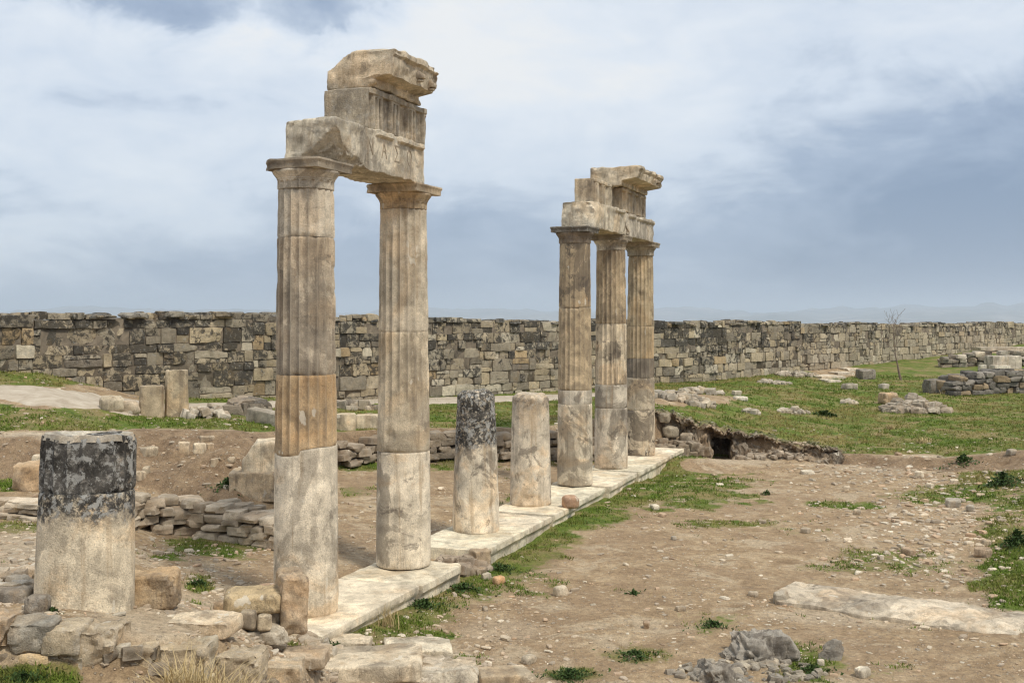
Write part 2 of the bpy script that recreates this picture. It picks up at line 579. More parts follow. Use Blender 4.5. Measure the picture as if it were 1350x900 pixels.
M = {}
M['column'] = stone_mat('column_stone', streak=.42, ochre=.36, dark=.6)
M['shaft'] = stone_mat('smooth_column_stone', streak=.24, ochre=.5, dark=.72, rough=.8, spots=.6)
M['block'] = stone_mat('building_stone', streak=.35, ochre=.4, dark=.5)
M['slab'] = stone_mat('paving_stone', streak=.05, ochre=.35, dark=.26)
M['rubble'] = stone_mat('rubble_stone', source='tint', streak=.1, ochre=.35, dark=.25, lichen=False, lich_amt=.06)
M['tufa'] = stone_mat('tufa_rock', streak=.2, ochre=.15, dark=.85, rough=1.5)


def wall_material():
    m, g, b = new_mat('wall_stone')
    pos = g.n('ShaderNodeNewGeometry').outputs['Position']
    base = g.n('ShaderNodeAttribute', attribute_name='tint').outputs['Color']
    la = g.n('ShaderNodeAttribute', attribute_name='crust').outputs['Fac']
    n1 = g.noise(pos, 2.2, 8, .65, .4); n2 = g.noise(pos, 8, 8, .7); gr = g.noise(pos, 45, 4, .7)
    c = g.mix(1.0, base, g.grey(g.rng(n1, .25, .75, .66, 1.28, False)), 'MULTIPLY')
    c = g.mix(1.0, c, g.grey(g.rng(n2, .25, .75, .70, 1.28, False)), 'MULTIPLY')
    c = g.mix(1.0, c, g.grey(g.rng(gr, .25, .75, .8, 1.18, False)), 'MULTIPLY')
    ln = g.noise(g.vmath('ADD', pos, (3, 1, 2)), 4.5, 10, .72, .5)
    fac = g.rng(g.math('ADD', ln, g.math('MULTIPLY_ADD', la, .30, -.15)), .50, .60)
    c = g.mix(g.math('MULTIPLY', fac, .86), c, (.042, .039, .035))
    lw = g.noise(g.vmath('ADD', pos, (7, 2, 5)), 10, 8, .7, .2)
    c = g.mix(g.math('MULTIPLY', g.rng(lw, .56, .66), .5), c, (.36, .355, .33))
    oc = g.noise(g.vmath('ADD', pos, (2, 9, 4)), 1.3, 6, .6, .4)
    c = g.mix(g.math('MULTIPLY', g.rng(oc, .58, .70), .3), c, (.36, .25, .13))
    g.put(b.inputs['Base Color'], c)
    bump(g, b, g.math('ADD', n2, g.math('MULTIPLY', gr, .4)), .9, .06)
    return m


M['wall'] = wall_material()


def ground_material():
    m, g, b = new_mat('ground_earth')
    pos = g.n('ShaderNodeNewGeometry').outputs['Position']
    ga = g.n('ShaderNodeAttribute', attribute_name='grass').outputs['Fac']
    ba = g.n('ShaderNodeAttribute', attribute_name='bank').outputs['Fac']
    pa = g.n('ShaderNodeAttribute', attribute_name='pale').outputs['Fac']
    n0 = g.noise(pos, .5, 6, .6, .5); n1 = g.noise(pos, 2.3, 8, .65, .3)
    n2 = g.noise(pos, 11, 8, .7); n3 = g.noise(pos, 60, 5, .7)
    d = g.ramp(n1, [(.28, (.245, .168, .096)), (.5, (.405, .29, .172)), (.72, (.57, .445, .29))])
    d = g.mix(g.rng(n0, .44, .60, 0, .7), d, g.mix(n1, (.27, .18, .105), (.43, .315, .195)))
    nd = g.noise(g.vmath('ADD', pos, (31.0, 7.0, 3.0)), .85, 7, .66, .8)
    d = g.mix(g.rng(nd, .52, .62, 0, .6), d, (.56, .455, .315))
    d = g.mix(pa, d, (.60, .50, .365))
    d = g.mix(ba, d, g.ramp(n1, [(.3, (.19, .125, .075)), (.7, (.36, .26, .16))]))
    d = g.mix(1.0, d, g.grey(g.rng(n2, .25, .75, .58, 1.34, False)), 'MULTIPLY')
    d = g.mix(1.0, d, g.grey(g.rng(n3, .25, .75, .55, 1.38, False)), 'MULTIPLY')
    # grit
    vo = g.voro(pos, 23.0)
    cell = g.n('ShaderNodeSeparateColor'); g.put(cell.inputs[0], vo.outputs['Color'])
    spot = g.math('MULTIPLY', g.rng(vo.outputs['Distance'], .22, .34, 1, 0), g.rng(cell.outputs[0], .66, .72))
    d = g.mix(g.math('MULTIPLY', spot, .75), d, g.mix(cell.outputs[1], (.50, .42, .32), (.30, .23, .17)))
    vo2 = g.voro(pos, 9.0)
    cell2 = g.n('ShaderNodeSeparateColor'); g.put(cell2.inputs[0], vo2.outputs['Color'])
    spot2 = g.math('MULTIPLY', g.rng(vo2.outputs['Distance'], .16, .26, 1, 0), g.rng(cell2.outputs[0], .78, .82))
    d = g.mix(g.math('MULTIPLY', spot2, .8), d, g.mix(cell2.outputs[1], (.55, .47, .37), (.36, .27, .19)))
    gc = g.ramp(g.noise(pos, 3.1, 8, .7, .4), [(.3, (.045, .080, .010)), (.5, (.118, .168, .024)), (.72, (.215, .23, .052))])
    gc = g.mix(g.rng(g.noise(pos, .8, 7, .65, .6), .43, .62, 0, .85), gc, (.29, .22, .10))
    gc = g.mix(1.0, gc, g.grey(g.rng(g.noise(pos, 30, 6, .75), .25, .75, .5, 1.4, False)), 'MULTIPLY')
    f = g.math('ADD', ga, g.math('MULTIPLY_ADD', n2, .9, -.45))
    f = g.math('ADD', f, g.math('MULTIPLY_ADD', n1, .7, -.35))
    c = g.mix(g.rng(f, .34, .66), d, gc)
    # far valley: dull fields
    sp = g.n('ShaderNodeSeparateXYZ'); g.put(sp.inputs[0], pos)
    fld = g.noise(pos, .0012, 5, .6, .3)
    c = g.mix(g.rng(sp.outputs[2], -30, -8, 1, 0), c, g.ramp(fld, [(.35, (.07, .09, .05)), (.5, (.16, .15, .10)), (.65, (.34, .31, .26))]))
    g.put(b.inputs['Base Color'], c)
    hgt = g.math('ADD', g.math('MULTIPLY', n2, 1.0), g.math('MULTIPLY', n3, .4))
    hgt = g.math('ADD', hgt, g.math('MULTIPLY', g.math('ADD', spot, spot2), .5))
    bump(g, b, hgt, 1.0, .045)
    return m


M['ground'] = ground_material()


def simple_mat(name, ramp, scale=4, rough=.95, attr=None, translucent=False):
    m, g, b = new_mat(name)
    pos = g.n('ShaderNodeNewGeometry').outputs['Position']
    n = g.noise(pos, scale, 7, .68, .3)
    c = g.ramp(n, ramp)
    if attr:
        c = g.mix(1.0, c, g.n('ShaderNodeAttribute', attribute_name=attr).outputs['Color'], 'MULTIPLY')
    g.put(b.inputs['Base Color'], c)
    b.inputs['Roughness'].default_value = rough
    bump(g, b, g.noise(pos, scale * 6, 6, .7), .6, .02)
    return m


M['path'] = simple_mat('pale_earth', [(.3, (.33, .27, .20)), (.5, (.44, .375, .29)), (.7, (.53, .47, .375))], 2.5)
M['grass'] = simple_mat('grass_blades', [(.3, (.75, .8, .7)), (.7, (1.1, 1.1, 1.05))], 2.0, .75, 'tint')
M['dry'] = simple_mat('dry_grass', [(.3, (.42, .31, .15)), (.7, (.58, .46, .25))], 9, .8)
M['bark'] = simple_mat('tree_bark', [(.3, (.14, .105, .085)), (.7, (.25, .19, .15))], 9)
M['mortar'] = simple_mat('wall_core', [(.3, (.09, .075, .058)), (.7, (.22, .18, .13))], 5)
M['hills'] = simple_mat('hill_slopes', [(.35, (.11, .12, .09)), (.5, (.18, .17, .13)), (.65, (.36, .33, .28))], .0016)
M['hollow'] = simple_mat('dark_earth', [(.3, (.05, .04, .03)), (.7, (.10, .08, .06))], 6)
M['letter'] = simple_mat('carved_letter', [(.3, (.30, .245, .18)), (.7, (.44, .37, .28))], 12)
M['weed'] = simple_mat('weed_leaves', [(.3, (.022, .05, .012)), (.7, (.075, .12, .03))], 14, .7)

# ------------------------------------------------------------------ ground sheet


def steps(a, b, s):
    return list(np.arange(a, b, s))


def grow(start, end, first, ratio):
    out, x, s = [], start, first
    sg = 1 if end > start else -1
    while (x - end) * sg < 0:
        x += sg * s; s *= ratio
        out.append(x)
    return out


gx = sorted(grow(-10, -45000, .12, 1.10)) + steps(-10, 12, .075) + steps(12, 26, .12) + grow(26, 45000, .15, 1.10)
gy = sorted(grow(7.5, -600, .2, 1.22)) + steps(7.5, 23, .07) + steps(23, 36, .08) + steps(36, 60, .16) + grow(60, 60000, .25, 1.08)
gx, gy = np.array(gx), np.array(gy)
GX, GY = np.meshgrid(gx, gy)
gX, gY = GX.ravel(), GY.ravel()
gZ = terrain(gX, gY)
NX, NY = len(gx), len(gy)

_GZ = gZ.reshape(NY, NX)


def gz(x, y):
    """height of the ground sheet just built"""
    i = min(max(int(np.searchsorted(gx, x)) - 1, 0), NX - 2); j = min(max(int(np.searchsorted(gy, y)) - 1, 0), NY - 2)
    u = (x - gx[i]) / (gx[i + 1] - gx[i]); v = (y - gy[j]) / (gy[j + 1] - gy[j])
    return float((_GZ[j, i] * (1 - u) + _GZ[j, i + 1] * u) * (1 - v) + (_GZ[j + 1, i] * (1 - u) + _GZ[j + 1, i + 1] * u) * v)


# where grass grows: patches measured on the photograph and set down on the ground
PATCH = [  # px, py, rx, ry, strength
    (905, 645, 120, 32, .75), (965, 690, 95, 7, .8), (1120, 665, 62, 10, .8), (1190, 742, 140, 20, .55), (1345, 735, 62, 95, .95),
    (1255, 650, 110, 16, .75), (1330, 625, 80, 26, .85), (940, 822, 60, 26, .5), (835, 862, 60, 14, .55), (750, 886, 60, 14, .75),
    (1062, 872, 55, 34, .6), (275, 722, 110, 17, .85), (262, 772, 24, 20, .9), (465, 612, 60, 13, .8), (590, 612, 40, 11, .8),
    (300, 642, 34, 16, .9), (20, 634, 38, 13, 1), (25, 690, 60, 16, .6), (25, 898, 90, 22, 1.1), (470, 648, 40, 12, .5), (655, 610, 200, 10, .6),
    (445, 852, 60, 8, .7), (610, 870, 40, 14, .6), (560, 838, 50, 12, .8), (690, 770, 60, 26, .55), (340, 700, 60, 10, .6),
    (1150, 880, 70, 14, .35), (830, 780, 60, 6, .3), (1040, 700, 120, 8, .35), (690, 665, 40, 20, .5), (930, 610, 60, 8, .6)]
BARE = [(110, 576, 190, 10, .9), (960, 612, 60, 12, .9), (1180, 612, 130, 14, .9), (60, 522, 170, 15, 1), (1100, 490, 36, 9, .9), (910, 526, 60, 9, .7), (1320, 462, 40, 5, .8), (690, 640, 60, 16, .2)]


def grass_at(X, Y, Z):
    px = 675 + F * X / np.maximum(Y, 3.0)
    py = HY + (H - Z) / np.maximum(Y, 3.0) * F
    pc = px_of(X, Y)
    bt = np.interp(pc, PXS, PD[:, 8]); bf = np.interp(pc, PXS, PD[:, 7])
    P3 = np.stack([X, Y, np.zeros_like(X)], 1)
    n = fbm(P3, .8, 5, 21, .62)
    nf = fbm(P3, 2.7, 4, 22, .6)
    g = sstep(Y, bt - .1, bt + .5) * (.78 + .35 * n)
    for (cx, cy, rx, ry, s) in PATCH:
        r = ((px - cx) / rx) ** 2 + ((py - cy) / ry) ** 2 + 1.1 * n + .9 * nf
        g = np.maximum(g, s * (1 - sstep(r, .0, 1.5)))
    q = np.stack([X - ROW0[0], Y - ROW0[1]], 1)
    tt = q @ RU; ss = q @ RV
    w = .95 + .5 * n + .4 * nf + .035 * np.maximum(tt, 0)
    g = np.maximum(g, .80 * sstep(tt, -1.0, -.2) * (1 - sstep(tt, 19, 20.5)) * sstep(ss, .55, .7) * (1 - sstep(ss, w - .3, w + .9)))
    for (cx, cy, rx, ry, s) in BARE:
        r = ((px - cx) / rx) ** 2 + ((py - cy) / ry) ** 2 + .8 * n
        g = g * (1 - s * (1 - sstep(r, .5, 1.2)))
    g = np.maximum(g, 0.08 + .3 * n + .15 * nf)
    g = g * (1 - .9 * sstep(Y, bf - .25, bf) * (1 - sstep(Y, bt - .25, bt + .1)) * (1 - sstep(np.abs(pc - 1230), 60, 140) * 0))
    return np.clip(g, 0, 1.1)


gG = grass_at(gX, gY, gZ)
pc = px_of(gX, gY)
_bt = np.interp(pc, PXS, PD[:, 8]); _bf = np.interp(pc, PXS, PD[:, 7])
gB = sstep(gY, _bf - .5, _bf - .1) * (1 - sstep(gY, _bt - .05, _bt + .3))
ppx = 675 + F * gX / np.maximum(gY, 3.0); ppy = HY + (H - gZ) / np.maximum(gY, 3.0) * F
gP = np.zeros_like(gX)
nn = fbm(np.stack([gX, gY, gX * 0], 1), 1.1, 4, 51)
for (cx, cy, rx, ry, s) in [(110, 576, 200, 9, .8), (40, 730, 60, 40, .55), (230, 815, 130, 40, .45), (980, 606, 60, 9, .5), (1180, 610, 130, 12, .35),
                            (1200, 805, 190, 22, .45), (480, 880, 160, 30, .5), (930, 650, 60, 20, .45), (1330, 460, 60, 6, .4), (660, 830, 60, 20, .3), (540, 730, 130, 40, .1)]:
    r = ((ppx - cx) / rx) ** 2 + ((ppy - cy) / ry) ** 2 + .7 * nn
    gP = np.maximum(gP, s * (1 - sstep(r, .3, 1.2)))
ii = np.arange(NX * NY).reshape(NY, NX)
Q = np.stack([ii[:-1, :-1].ravel(), ii[:-1, 1:].ravel(), ii[1:, 1:].ravel(), ii[1:, :-1].ravel()], 1)
ground = mesh_obj('ground', np.stack([gX, gY, gZ], 1), Q, M['ground'], angle=180, attrs={'grass': gG, 'bank': gB, 'pale': gP})
tag(ground, kind='structure')


def draped(name, m, cols, rows=10, lift=.012, edge=2.0, seed=5, fade=True):
    """a thin sheet lying on the ground between two lines: cols = (px, py far, py near)"""
    cols = np.array(cols, float)
    xs = np.arange(cols[0, 0], cols[-1, 0] + 1, 5.0)
    top = np.interp(xs, cols[:, 0], cols[:, 1]); bot = np.interp(xs, cols[:, 0], cols[:, 2])
    V = []
    for i, x in enumerate(xs):
        a = hit(x, top[i]); c = hit(x, bot[i])
        na = vnoise(np.array([[x * .05, 1.5, seed], [x * .05, 7.5, seed]]), 4)
        dn = max(c[1] + na[0] * edge * .25, 6); df = a[1] + na[1] * edge * .3
        for k in range(rows + 1):
            d = dn + (df - dn) * k / rows
            X = (x - 675) / F * d
            V.append((X, d, gz(X, d) + (lift if 0 < k < rows else -.03)))
    n = len(xs)
    ii = np.arange(n * (rows + 1)).reshape(n, rows + 1)
    Q = np.stack([ii[:-1, :-1].ravel(), ii[1:, :-1].ravel(), ii[1:, 1:].ravel(), ii[:-1, 1:].ravel()], 1)
    o = mesh_obj(name, np.array(V), Q, m, angle=180)
    return tag(o, kind='structure')


draped('path', M['path'], [(-160, 508, 532), (0, 507, 531), (60, 511, 536), (120, 518, 543), (180, 528, 549), (215, 533, 545), (300, 531, 540), (400, 528, 536), (470, 526, 533),
                           (560, 525, 533), (640, 523, 531), (735, 520, 528), (800, 517, 521)], rows=14, lift=.03, edge=.9)

# ------------------------------------------------------------------ far hills
ang = np.linspace(RAD(-62), RAD(62), 420)
Vh, nr = [], 16
for j in range(nr):
    dist = 9500 + 900 * j
    pr = math.sin(math.pi * j / (nr - 1))
    P = np.stack([ang * 14, np.full_like(ang, j * .35), ang * 0], 1)
    hmax = 175 + 95 * fbm(P, 1.0, 5, 61) + 60 * sstep(ang, .12, .4)
    z = -200 + (hmax + 40 * fbm(P, 5, 4, 62)) * pr ** .7 * (1 + j * .05)
    Vh.append(np.stack([np.sin(ang) * dist, np.cos(ang) * dist, z], 1))
Vh = np.concatenate(Vh)
ii = np.arange(nr * len(ang)).reshape(nr, len(ang))
Q = np.stack([ii[:-1, :-1].ravel(), ii[:-1, 1:].ravel(), ii[1:, 1:].ravel(), ii[1:, :-1].ravel()], 1)
tag(mesh_obj('hills', Vh, Q, M['hills'], angle=180), kind='structure')

# air between here and the hills
hz_m = bpy.data.materials.new('haze_air')
hz_m.use_nodes = True
hg = NT(hz_m.node_tree)
ho = hg.n('ShaderNodeOutputMaterial'); hv = hg.n('ShaderNodeVolumePrincipled')
hv.inputs['Color'].default_value = (.74, .84, .97, 1)
hv.inputs['Density'].default_value = 1.1e-4
hv.inputs['Anisotropy'].default_value = .2
hg.t.links.new(hv.outputs[0], ho.inputs['Volume'])
V, Q = grid_box(1, 1, 1)
lo = np.array([-62000., -62000., -240.]); hi = np.array([62000., 62000., 330.])
tag(mesh_obj('haze', (V * .5 + .5) * (hi - lo) + lo, Q, hz_m, smooth=False), kind='stuff')

# ------------------------------------------------------------------ the long city wall
WPL = [(-16.6, 25.7), (-13.7, 28.6), (-7.6, 34.6), (-.7, 42.0), (7.75, 51.0), (21.0, 65.2), (22.0, 66.8), (38.5, 84.5), (62, 110)]
WPL = np.array(WPL)
_seg = np.linalg.norm(np.diff(WPL, axis=0), axis=1)
_cum = np.concatenate([[0], np.cumsum(_seg)])
WL = _cum[-1]


def wall_at(l):
    x = np.interp(l, _cum, WPL[:, 0]); y = np.interp(l, _cum, WPL[:, 1])
    k = min(max(int(np.searchsorted(_cum, l) - 1), 0), len(_seg) - 1)
    d = (WPL[k + 1] - WPL[k]) / _seg[k]
    return np.array([x, y]), d


def build_city_wall():
    r = random.Random(3)
    Vs, Qs, Ts, Cr, o = [], [], [], [], 0
    top_l = np.array([0, 8, 20, 34, 48, 66, 90, 130]); top_z = np.array([3.95, 3.86, 3.74, 3.52, 3.36, 3.3, 3.02, 2.9])

    def top(l): return float(np.interp(l, top_l, top_z)) + .17 * float(fbm(np.array([[l, 0.0, 0.0]]), .3, 4, 57)[0])

    def add(l0, l1, z0, z1, col, crust, prot):
        nonlocal o
        w, h = l1 - l0, z1 - z0
        if w < .06 or h < .05: return
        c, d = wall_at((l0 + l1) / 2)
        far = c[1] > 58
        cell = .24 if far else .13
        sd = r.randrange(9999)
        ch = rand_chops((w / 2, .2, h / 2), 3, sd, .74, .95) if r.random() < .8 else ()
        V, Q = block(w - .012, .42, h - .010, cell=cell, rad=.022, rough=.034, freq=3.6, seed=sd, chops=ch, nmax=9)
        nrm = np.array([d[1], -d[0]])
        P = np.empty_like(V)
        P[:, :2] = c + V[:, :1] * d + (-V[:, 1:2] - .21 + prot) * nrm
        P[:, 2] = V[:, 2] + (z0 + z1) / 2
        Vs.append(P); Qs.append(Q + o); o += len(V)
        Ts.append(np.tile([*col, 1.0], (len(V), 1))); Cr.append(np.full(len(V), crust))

    PAL = [((.34, .29, .215), 5), ((.42, .36, .265), 6), ((.50, .415, .29), 6), ((.56, .455, .30), 5), ((.52, .385, .225), 1), ((.26, .22, .17), 1), ((.64, .56, .42), 3)]
    bag = [c for c, n in PAL for _ in range(n)]

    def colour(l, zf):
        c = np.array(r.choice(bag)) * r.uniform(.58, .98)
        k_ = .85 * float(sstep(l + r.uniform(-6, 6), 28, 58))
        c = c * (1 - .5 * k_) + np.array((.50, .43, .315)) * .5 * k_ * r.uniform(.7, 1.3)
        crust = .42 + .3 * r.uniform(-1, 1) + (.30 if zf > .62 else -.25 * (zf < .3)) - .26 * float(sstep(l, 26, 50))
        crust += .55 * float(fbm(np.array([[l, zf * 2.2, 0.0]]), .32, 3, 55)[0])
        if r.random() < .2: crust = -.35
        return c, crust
    # sections of wall with their own courses
    l = 0.0
    while l < WL - 1:
        L = r.uniform(4.5, 9)
        l1 = min(l + L, WL)
        zb = min(gz(*wall_at(l)[0]), gz(*wall_at(l1)[0]), gz(*wall_at((l + l1) / 2)[0])) - .25
        zt = top((l + l1) / 2)
        z = zb; courses = []
        while z < zt - .12:
            h = r.choice([.24, .3, .36, .4, .46]); h = min(h, zt - z)
            if zt - (z + h) < .15: h = zt - z
            courses.append((z, z + h)); z += h
        for ci, (z0, z1) in enumerate(courses):
            x = l - r.uniform(0, .4)
            zf = ((z0 + z1) / 2 - zb) / (zt - zb)
            while x < l1 - .12:
                w = r.choice([.28, .4, .5, .55, .62, .7, .8, .95, 1.1])
                if l > 30 and r.random() < .4: w *= .7
                x1 = min(x + w, l1 + .05)
                if l1 - x1 < .2: x1 = l1 + r.uniform(-.02, .12)
                a = max(x, l)
                if ci == len(courses) - 1 and r.random() < .03:
                    x = x1; continue
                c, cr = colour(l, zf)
                zz1 = z1 + (r.uniform(-.07, .05) if ci == len(courses) - 1 else 0)
                if r.random() < .28 and z1 - z0 > .3:
                    zm = z0 + (z1 - z0) * r.uniform(.35, .65)
                    add(a, x1, z0, zm, c, cr, r.uniform(-.02, .03))
                    c, cr = colour(l, zf)
                    add(a, x1, zm, zz1, c, cr, r.uniform(-.02, .03))
                elif r.random() < .12 and x1 - a > .5:
                    xm = a + (x1 - a) * r.uniform(.3, .7); zm = z0 + (z1 - z0) * .5
                    add(a, xm, z0, zz1, c, cr, r.uniform(-.02, .04))
                    c, cr = colour(l, zf); add(xm, x1, z0, zm, c, cr, r.uniform(-.02, .03))
                    c, cr = colour(l, zf); add(xm, x1, zm, zz1, c, cr, r.uniform(-.02, .03))
                else:
                    add(a, x1, z0, zz1, c, cr, r.uniform(-.05, .06))
                x = x1
        l = l1
    items = []
    for k in range(620):
        q = WL * r.random() ** 1.3
        c, d = wall_at(q); nrm = np.array([d[1], -d[0]])
        s = r.uniform(.18, .7)
        p = c - nrm * r.uniform(.05, 1.2)
        hgt = r.uniform(.06, .19)
        g_ = r.uniform(.55, 1.1)
        col = np.array(r.choice([(.30, .27, .22), (.36, .32, .25), (.2, .19, .165), (.4, .33, .23)])) * g_
        items.append((r.randrange(26), (s, s, hgt), ROWZ * 0 + math.atan2(d[1], d[0]) + r.uniform(-.3, .3), r.uniform(-.1, .1), (*p, top(q) - .10 + hgt * .25), col))
    V, Q, T = merge_rocks(items, TPL_B)
    Vs.append(V); Qs.append(Q + o); Ts.append(T); Cr.append(np.full(len(V), .5))
    root = empty('city_wall', (*WPL[2], gz(*WPL[2])))
    tag(root, 'long weathered ashlar city wall of grey and ochre blocks running behind all the columns', 'wall')
    iv = root.location

    def loc(P):
        return P - np.array(iv)
    T = np.concatenate(Ts)
    mo = mesh_obj('ashlar_face', loc(np.concatenate(Vs)), np.concatenate(Qs), M['wall'], root, tint=T, attrs={'crust': np.concatenate(Cr)})
    # core behind the facing
    n = 160
    V, ls = [], np.linspace(0, WL, n)
    for q in ls:
        c, d = wall_at(q); nrm = np.array([d[1], -d[0]])
        zb = gz(*c) - .6; zt = top(q) - .16
        for (s, z) in ((-.045, zb), (-.045, zt), (-1.5, zt + .02), (-1.5, zb)):
            p = c + nrm * s
            V.append((p[0], p[1], z))
    ii = np.arange(n * 4).reshape(n, 4)
    Q = np.concatenate([np.stack([ii[:-1, k], ii[1:, k], ii[1:, (k + 1) % 4], ii[:-1, (k + 1) % 4]], 1) for k in range(4)])
    mesh_obj('rubble_core', loc(np.array(V)), Q, M['mortar'], root, smooth=False)
    # loose stones along the top
build_city_wall()

# ------------------------------------------------------------------ colonnade


def shaft_mesh(z0, z1, seed, flute=1.0, r0=.415, taper=.055, hfull=5.40, z_off=0.0, top_jag=0.0, chip=1.0, edge0=None, edge1=None, round_top=0.0, nth=160, rough=1.0):
    """one stretch of a column shaft; z measured from the stylobate"""
    nz = max(6, int((z1 - z0) / .035))
    th = np.linspace(0, 2 * math.pi, nth, endpoint=False)
    tz = np.linspace(0, 1, nz + 1)
    tz = np.sort(np.concatenate([tz, [.004, .012, .988, .996]] if (z1 - z0) > .5 else [tz]))
    nz = len(tz) - 1
    TH, TZ = np.meshgrid(th, tz)
    TH, TZ = TH.ravel(), TZ.ravel()
    a0 = z0 + (edge0(TH) if edge0 else 0); a1 = z1 + (edge1(TH) if edge1 else 0)
    if top_jag:
        P = np.stack([np.cos(TH) * 1.2, np.sin(TH) * 1.2, TH * 0], 1)
        a1 = a1 + top_jag * fbm(P, 1.6, 4, seed + 70)
    Zc = a0 + (a1 - a0) * TZ
    R = r0 - taper * (np.clip(Zc, 0, None) / hfull) ** 1.25
    u = (TH / (2 * math.pi) * 20) % 1.0 * 2 - 1
    fl = flute(Zc, TH) if callable(flute) else flute
    P = np.stack([np.cos(TH) * .4 + seed * 1.3, np.sin(TH) * .4 + seed * .7, Zc], 1)
    R = R - .043 * fl * (1 - u * u) * (R / .415)
    # worn arrises
    arr = sstep(np.abs(u), .8, 1.0) * fl
    R = R - arr * .010 * sstep(fbm(P, 4, 3, seed + 2), -.1, .35) * chip
    R = R + (.0045 * fbm(P, 5, 4, seed) + .004 * fbm(P, 1.6, 3, seed + 8)) * rough
    e = np.minimum(Zc - a0, a1 - Zc)
    R = R - .007 * (1 - sstep(e, 0, .02))
    R = R - .03 * chip * (1 - sstep(e, 0, .05)) * sstep(fbm(P, 3.2, 3, seed + 4), .12, .5)
    R = R - .035 * chip * sstep(fbm(P, 1.9, 4, seed + 6), .42, .62)
    if round_top:
        R = R - round_top * (1 - sstep(a1 - Zc, 0, round_top * 1.6)) ** 2
    V = np.stack([np.cos(TH) * R, np.sin(TH) * R, Zc], 1)
    nt = nth
    ii = np.arange((nz + 1) * nt).reshape(nz + 1, nt)
    nx_ = np.roll(ii, -1, axis=1)
    faces = np.stack([ii[:-1].ravel(), nx_[:-1].ravel(), nx_[1:].ravel(), ii[1:].ravel()], 1).tolist()
    # caps: rings closing inwards
    Vs = [V]; base = len(V)
    for (row, up) in ((0, False), (nz, True)):
        ring = ii[row]; prev = ring
        cz = V[ring, 2]
        for f in (.8, .5, .2):
            rr = V[ring].copy(); rr[:, :2] *= f
            pn = np.stack([rr[:, 0], rr[:, 1], rr[:, 0] * 0 + row], 1)
            zz = cz * f + cz.mean() * (1 - f)
            rr[:, 2] = zz + ((.05 if round_top or top_jag else .004) * fbm(pn, 4, 4, seed + 11) if up else 0) + (round_top * .35 * (1 - f) if up else 0)
            Vs.append(rr); cur = np.arange(base, base + nt); base += nt
            a, b_, c_, d_ = prev, np.roll(prev, -1), np.roll(cur, -1), cur
            q = np.stack([a, b_, c_, d_], 1) if up else np.stack([d_, c_, b_, a], 1)
            faces += q.tolist(); prev = cur
        faces.append(prev.tolist() if up else prev[::-1].tolist())
    V = np.concatenate(Vs)
    return V, faces


def capital_parts(seed, root, col, col_ab, z=5.40, r=.36, chops=(), dark_ab=False):
    # neck and echinus
    prof = [(0, r - .004, 1), (.008, r + .002, 1), (.06, r + .002, 1), (.115, r + .002, 1), (.118, r + .002, 0), (.128, r + .014, 0), (.138, r + .008, 0), (.148, r + .02, 0), (.165, r + .03, 0),
            (.19, r + .05, 0), (.215, r + .066, 0), (.235, r + .068, 0), (.245, r + .055, 0)]
    nt = 160
    th = np.linspace(0, 2 * math.pi, nt, endpoint=False)
    zz = np.linspace(0, .245, 34)
    TH, Z = np.meshgrid(th, zz); TH, Z = TH.ravel(), Z.ravel()
    R = np.interp(Z, [p[0] for p in prof], [p[1] for p in prof])
    u = (TH / (2 * math.pi) * 20) % 1.0 * 2 - 1
    fz = np.sqrt(np.clip(1 - ((Z - .07) / .035).clip(0, 1) ** 2, 0, 1))   # rounded heads of the flutes
    inside = (np.abs(u) < .92 * fz) & (Z < .105)
    R = R - np.where(inside, .020 * (1 - (u / (.92 * np.maximum(fz, .05))) ** 2).clip(0, 1) ** .6, 0)
    P = np.stack([np.cos(TH) * .4 + seed, np.sin(TH) * .4, Z], 1)
    R = R + .005 * fbm(P, 6, 4, seed) - .035 * sstep(fbm(P, 2.2, 4, seed + 3), .3, .55) * sstep(Z, .1, .2)
    V = np.stack([np.cos(TH) * R, np.sin(TH) * R, z + Z], 1)
    n = len(zz)
    ii = np.arange(n * nt).reshape(n, nt); nx_ = np.roll(ii, -1, 1)
    fc = np.stack([ii[:-1].ravel(), nx_[:-1].ravel(), nx_[1:].ravel(), ii[1:].ravel()], 1).tolist()
    fc += [ii[0][::-1].tolist(), ii[-1].tolist()]
    cap = mesh_obj('capital', V, fc, M['column'], root, color=col)
    cap['lichen'] = 0.0; cap['lichen_z'] = 99.0
    # abacus
    V, Q = block(.90, .90, .125, cell=.03, rad=.008, rough=.006, freq=6, seed=seed, chops=chops, nmax=34)
    low = V[:, 2] < .012
    V[low, :2] *= .955
    V[:, 2] += z + .245 + .0625 - .004
    a = mesh_obj('abacus', V, Q, M['column'], cap, color=col_ab, angle=30)
    a['lichen'] = .5 if dark_ab else .12; a['lichen_z'] = -99.0
    return cap


def column(pos, label, drums, seed, cap=None, r0=.415):
    root = empty('doric_column', (pos[0], pos[1], 0.0), ROWZ)
    tag(root, label, 'column', 'columns of the ruined colonnade')
    for i, d in enumerate(drums):
        d = dict(d)
        z0, z1, col = d.pop('z0'), d.pop('z1'), d.pop('col')
        mat = d.pop('mat', 'column'); li = d.pop('lichen', 0.0); lz = d.pop('lichen_z', 99.0); lab = d.pop('label', None); di = d.pop('dirt', 1.0)
        V, Fc = shaft_mesh(z0, z1 - .004, seed * 10 + i, r0=r0, **d)
        o = mesh_obj('drum', V, Fc, M[mat], root, color=col)
        o['lichen'] = li; o['lichen_z'] = lz; o['dirt'] = di
        if lab: o['label'] = lab
    if cap:
        capital_parts(seed, root, **cap)
    return root


def fade(z0, z1):
    """flutes that are cut above z1 and left uncut below z0"""
    return lambda Z, TH: sstep(Z, z0, z1)


